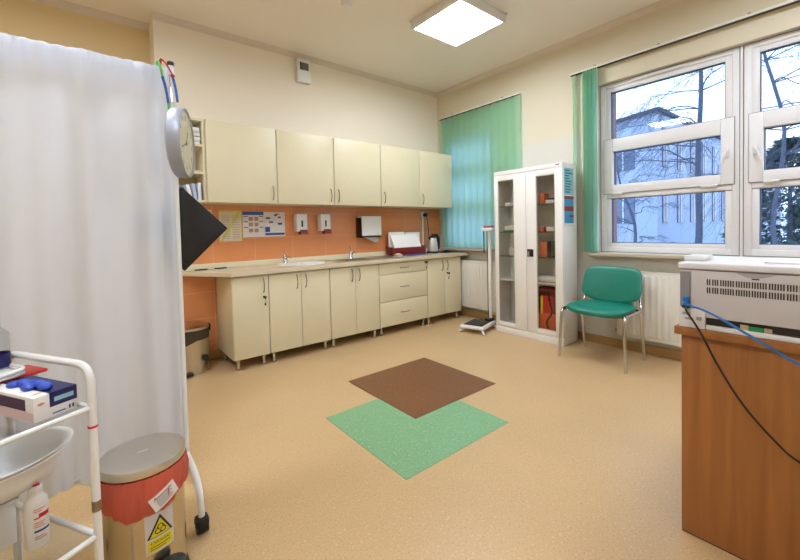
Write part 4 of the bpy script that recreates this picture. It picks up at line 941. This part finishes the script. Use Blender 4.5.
# glove box
t = thing('glove_box', 'white and navy cardboard glove box with a blue glove pulled out', 'box', (-.128, 1.365, .7345), math.radians(30))
gl_h = .066
part('carton', M_paper, t, (0, .098, 0, .22, 0, gl_h), bev=.001)
part('navy_corner', M_navy, t, (.035, .0986, -.0006, .2, .028, gl_h+.0006))
part('navy_top', M_navy, t, (.034, .0984, .06, .2206, gl_h-.03, gl_h+.0008))
part('purple_panel', mat('dark purple print', (62, 28, 62), .5), t, (-.0008, .0002, .035, .2195, .028, .058))
part('pink_panel', mat('pale pink print', (215, 190, 195), .5), t, (-.0008, .0002, .0, .2195, .002, .027))
part('white_panel_print', M_pblue, t, (.04, .07, -.0012, -.0005, .008, .011), (.078, .082, -.0012, -.0005, .008, .018), (.086, .09, -.0012, -.0005, .008, .018))
part('logo_strip', M_lb, t, (.045, .09, -.0013, -.0007, .040, .052))
bm = bmesh.new(); sph(bm, (.016, -.0004, .045), .008, (1, .08, .5)); obj('hand_picture', bm, mat('skin print', (215, 150, 115), .6), t); bm = bmesh.new(); sph(bm, (.022, .03, gl_h), .010, (1.2, .6, .1)); obj('hand_picture', bm, mat('skin print', (215, 150, 115), .6), t)
bm = bmesh.new()
random.seed(5)
for i in range(9): sph(bm, (.045+random.uniform(-.014, .014), .10+.014*(i-4), gl_h+.004+random.uniform(0, .006)), .016, (1, 1.2, .6), 10)
obj('blue_glove', bm, mat('blue nitrile', (40, 75, 185), .4), t)
# clear container with red lid
t = thing('clear_container', 'clear plastic container with red lid behind the glove box', 'container', (-.205, 1.665, .7345), math.radians(30))
obj('tub', B((-.06, .05, -.05, .05, 0, .055), bev=.006), M_clear, t)
part('lid', M_red, t, (-.068, .072, -.055, .055, .056, .067), bev=.005)
t = thing('enamel_tray', 'white enamel tray with rounded corner on the red-lidded container', 'tray', (-.302, 1.62, .8015), math.radians(30))
bm = bmesh.new(); q = soft_slab(.24, .2, .012, 6); bmesh.ops.translate(q, verts=q.verts, vec=(0, 0, .012)); merge(bm, q); obj('tray', bm, M_white, t)
bm = bmesh.new(); pts = [(.115*(abs(math.cos(a))**.33)*(1 if math.cos(a) >= 0 else -1), .095*(abs(math.sin(a))**.33)*(1 if math.sin(a) >= 0 else -1), .022) for a in [2*PI*k/40 for k in range(41)]]
tube(bm, pts, .007, 8, cap=False); obj('rim', bm, M_white, t)
t = thing('spray_bottle', 'translucent bottle with navy label standing on the enamel tray', 'bottle', (-.232, 1.682, .8165))
bm = bmesh.new(); lathe(bm, [(0, 0), (.028, 0), (.03, .004), (.03, .11), (.012, .13), (.012, .15), (0, .15)], seg=28); obj('body', bm, M_clear, t)
bm = bmesh.new(); lathe(bm, [(.0304, .008), (.0306, .008), (.0306, .05), (.0304, .05)], seg=28); obj('label', bm, M_navy, t)

# ================================================================ OUTSIDE
M_snow = mat('pale ground', (150, 160, 150), .9, var=.15, scale=.6)
struct('ground', B((4.6, 90, -40, 70, -3.2, -3.0)), M_snow)
M_fac = mat('pale plaster facade', (176, 190, 216), .85, var=.05, scale=1.5); M_wing = mat('facade window glass', (104, 120, 152), .25, var=.1)
M_roof = mat('dark roof edge', (70, 74, 88), .7)
def building(corner, a1, L1, a2, L2, h, label, floors, wins1, wins2):
    t = thing('building', label, 'building', corner); d1 = V(math.cos(math.radians(a1)), math.sin(math.radians(a1)), 0); d2 = V(math.cos(math.radians(a2)), math.sin(math.radians(a2)), 0)
    pl = [V(0, 0, 0), d1*L1, d1*L1+d2*L2, d2*L2]
    bm = bmesh.new(); prism(bm, [(p.x, p.y) for p in pl], 0, h); obj('walls', bm, M_fac, t, smooth=0)
    bm = bmesh.new(); prism(bm, [(p.x, p.y) for p in [(-d1-d2)*.15, d1*(L1+.15)-d2*.15, d1*(L1+.15)+d2*(L2+.15), d2*(L2+.15)-d1*.15]], h, h+.14); obj('roof', bm, M_roof, t, smooth=0)
    for d, o_, L, ww in ((d1, d2, L1, wins1), (d2, d1, L2, wins2)):
        n, wd, hh = ww
        for f in floors:
            for i in range(n):
                s = L*(i+.5)/n; q = bmesh.new(); c = d*s-o_*.02
                pts = [c-d*wd/2, c+d*wd/2]; P2 = [pts[0]-o_*.03, pts[1]-o_*.03, pts[1]+o_*.2, pts[0]+o_*.2]
                prism(q, [(p.x, p.y) for p in P2], f, f+hh); wnd = obj('window', q, M_wing, t, smooth=0)
                q = bmesh.new(); e = .05
                prism(q, [(p.x, p.y) for p in [c-d*.03-o_*.05, c+d*.03-o_*.05, c+d*.03-o_*.03, c-d*.03-o_*.03]], f, f+hh); obj('window_bar', q, M_pvc, wnd, smooth=0)
    return t
building((18.61, 5.70, -3.0), 72, 22, -1, 30, 8.85, 'pale plaster building seen through the left panes of the big window', (1.2, 4.2, 6.6), (7, 1.1, 1.4), (16, .75, 1.7))
# bare trees
M_bark = mat('dark bark', (84, 92, 112), .9, var=.3, scale=12)
def bare_tree(x, y, h, lean, seed, label, droop=.5, r0=.16, nb=26, crown0=.18, spread=1.0, twigs=True):
    rnd = random.Random(seed); t = thing('bare_tree', label, 'tree', (x, y, -3.0)); bm = bmesh.new(); bt = bmesh.new()
    top = V(lean[0], lean[1], h); pts = [V(0, 0, 0)]
    for k in range(1, 7): pts.append(top*(k/6)+V(rnd.uniform(-.22, .22), rnd.uniform(-.22, .22), 0))
    tr = catmull(pts, 4); tube(bm, tr, [r0*(1-.85*i/(len(tr)-1)) for i in range(len(tr))], 8)
    obj('trunk', bm, M_bark, t)
    for i in range(nb):
        f = crown0+(1-crown0)*(i/nb); k = f*(len(tr)-1); p = tr[int(k)].copy(); az = rnd.uniform(0, 2*PI); L = (h*.42)*(1-f*.65)*rnd.uniform(.7, 1.15)*spread
        d = V(math.cos(az), math.sin(az), 0); br = [p]; n = 6
        for j in range(1, n+1):
            s = j/n; br.append(p+d*L*s+V(rnd.uniform(-.1, .1), rnd.uniform(-.1, .1), L*(.45*s-droop*s*s)+rnd.uniform(-.06, .06)))
        rb = max(r0*.26, .02)*(1-.6*f); tube(bt, catmull(br, 2), [rb, rb*.15], 5, cap=False)
        for j in range(2, n+1):
            for q in range(4 if twigs else 2):
                a2 = az+rnd.uniform(-1.4, 1.4); L2 = L*rnd.uniform(.18, .42); d2 = V(math.cos(a2), math.sin(a2), 0); s0 = br[j]+(br[j-1]-br[j])*rnd.random()
                tw = [s0, s0+d2*L2*.5+V(0, 0, L2*.12), s0+d2*L2+V(0, 0, -L2*droop*.9)]; tube(bt, tw, [rb*.32, rb*.12], 4, cap=False)
                for q2 in range(3):
                    s1 = tw[1]+(tw[2]-tw[1])*rnd.random(); a3 = a2+rnd.uniform(-1, 1); L3 = L2*.5
                    tube(bt, [s1, s1+V(math.cos(a3)*L3, math.sin(a3)*L3, -L3*droop*1.2)], [rb*.16, rb*.08], 3, cap=False)
    obj('branches', bt, M_bark, t, smooth=0)
def az_pos(px, dist):
    d = fw+rr*((px-400)/383.168)+uu*((239.76-218)/383.168); d.z = 0; d.normalize(); return d.x*dist, d.y*dist
x, y = az_pos(690, 13.0); bare_tree(x, y, 11.5, (.3, -.35), 11, 'bare tree with the thickest trunk in front of the building, seen in the middle panes', .45, .115, 30, .50, .8)
x, y = az_pos(652, 12.0); bare_tree(x, y, 6.3, (-.2, .8), 23, 'smaller bare tree with leaning trunk left of the thickest one', .3, .085, 20, .40, .75)
x, y = az_pos(790, 11.0); bare_tree(x, y, 12.0, (.2, .5), 31, 'bare drooping tree seen in the upper panes at the right', .85, .055, 44, .42, 1.0)
# dark evergreens at right
M_ever = mat('dark evergreen', (62, 92, 96), .9, var=.35, scale=3)
def evergreen(x, y, h, rad, seed, label):
    rnd = random.Random(seed); t = thing('evergreen_tree', label, 'tree', (x, y, -3.0)); bm = bmesh.new(); cyl(bm, (0, 0, 0), (0, 0, h*.9), .12, .03, 8); obj('trunk', bm, M_bark, t)
    bm = bmesh.new()
    for i in range(5200):
        f = rnd.random()**.8; a = rnd.uniform(0, 2*PI); rr_ = rad*(1-f)**.6*(.5+.5*rnd.random()**.5); c = V(rr_*math.cos(a), rr_*math.sin(a), .3+f*(h-.3)); s = rnd.uniform(.08, .2)
        d = V(math.cos(a)+rnd.uniform(-.5, .5), math.sin(a)+rnd.uniform(-.5, .5), rnd.uniform(-.5, .3)).normalized(); u = d.orthogonal().normalized(); u.rotate(Matrix.Rotation(rnd.uniform(0, 6.28), 3, d))
        bm.faces.new([bm.verts.new(c-u*s*.35), bm.verts.new(c+d*s*1.6), bm.verts.new(c+u*s*.35), bm.verts.new(c-d*s*.4)])
    obj('foliage', bm, M_ever, t, smooth=0, recalc=False)
for px, dd, h, rd, sdd, lb in ((790, 15, 6.4, 2.1, 1, 'dark evergreen seen in the lower right pane, left one'), (850, 19, 7.5, 2.2, 2, 'dark evergreen seen in the lower right pane, at the photo edge')):
    x, y = az_pos(px, dd); evergreen(x, y, h, rd, sdd, lb)

# ================================================================ GROUPS OF REPEATS
GR = {'base_cabinet': 'cream base cabinets along the back wall', 'wall_cabinet': 'cream wall cabinets above the worktop', 'soap_dispenser': 'soap dispensers on the orange tiles',
      'booklet': 'booklets in the bottom compartment of the end shelf', 'ceiling_light': 'square ceiling panel lights', 'bare_tree': 'bare trees outside the window', 'evergreen_tree': 'evergreens outside the window',
      'vertical_blind': 'green vertical blinds', 'radiator': 'white radiators on the window wall', 'mixer_tap': 'mixer taps on the worktop', 'info_sticker': 'stickers on the white cabinet side', 'notice_sheet': 'notice sheets on the tiles',
      'lanyard': 'lanyards on the screen', 'paper_sheaf': 'white sheaves in the dark red box', 'floor_mat': 'coloured squares in the floor', 'pen': 'pens on the worktop',
      'dressing_pack': 'packs in the white cabinet', 'instrument_box': 'packs in the white cabinet', 'orange_box': 'orange boxes in the white cabinet'}
for o in D.objects:
    k = o.name.split('.')[0]
    if 'category' in o and 'group' not in o:
        if k in GR: o['group'] = GR[k]
        elif k == 'paper_stack' and o.location.length < .01 and 'compartment' in o['label'] or 'stack' in o['label'] and k == 'paper_stack' and 'printer' not in o['label']: o['group'] = 'papers in the top compartment of the end shelf'
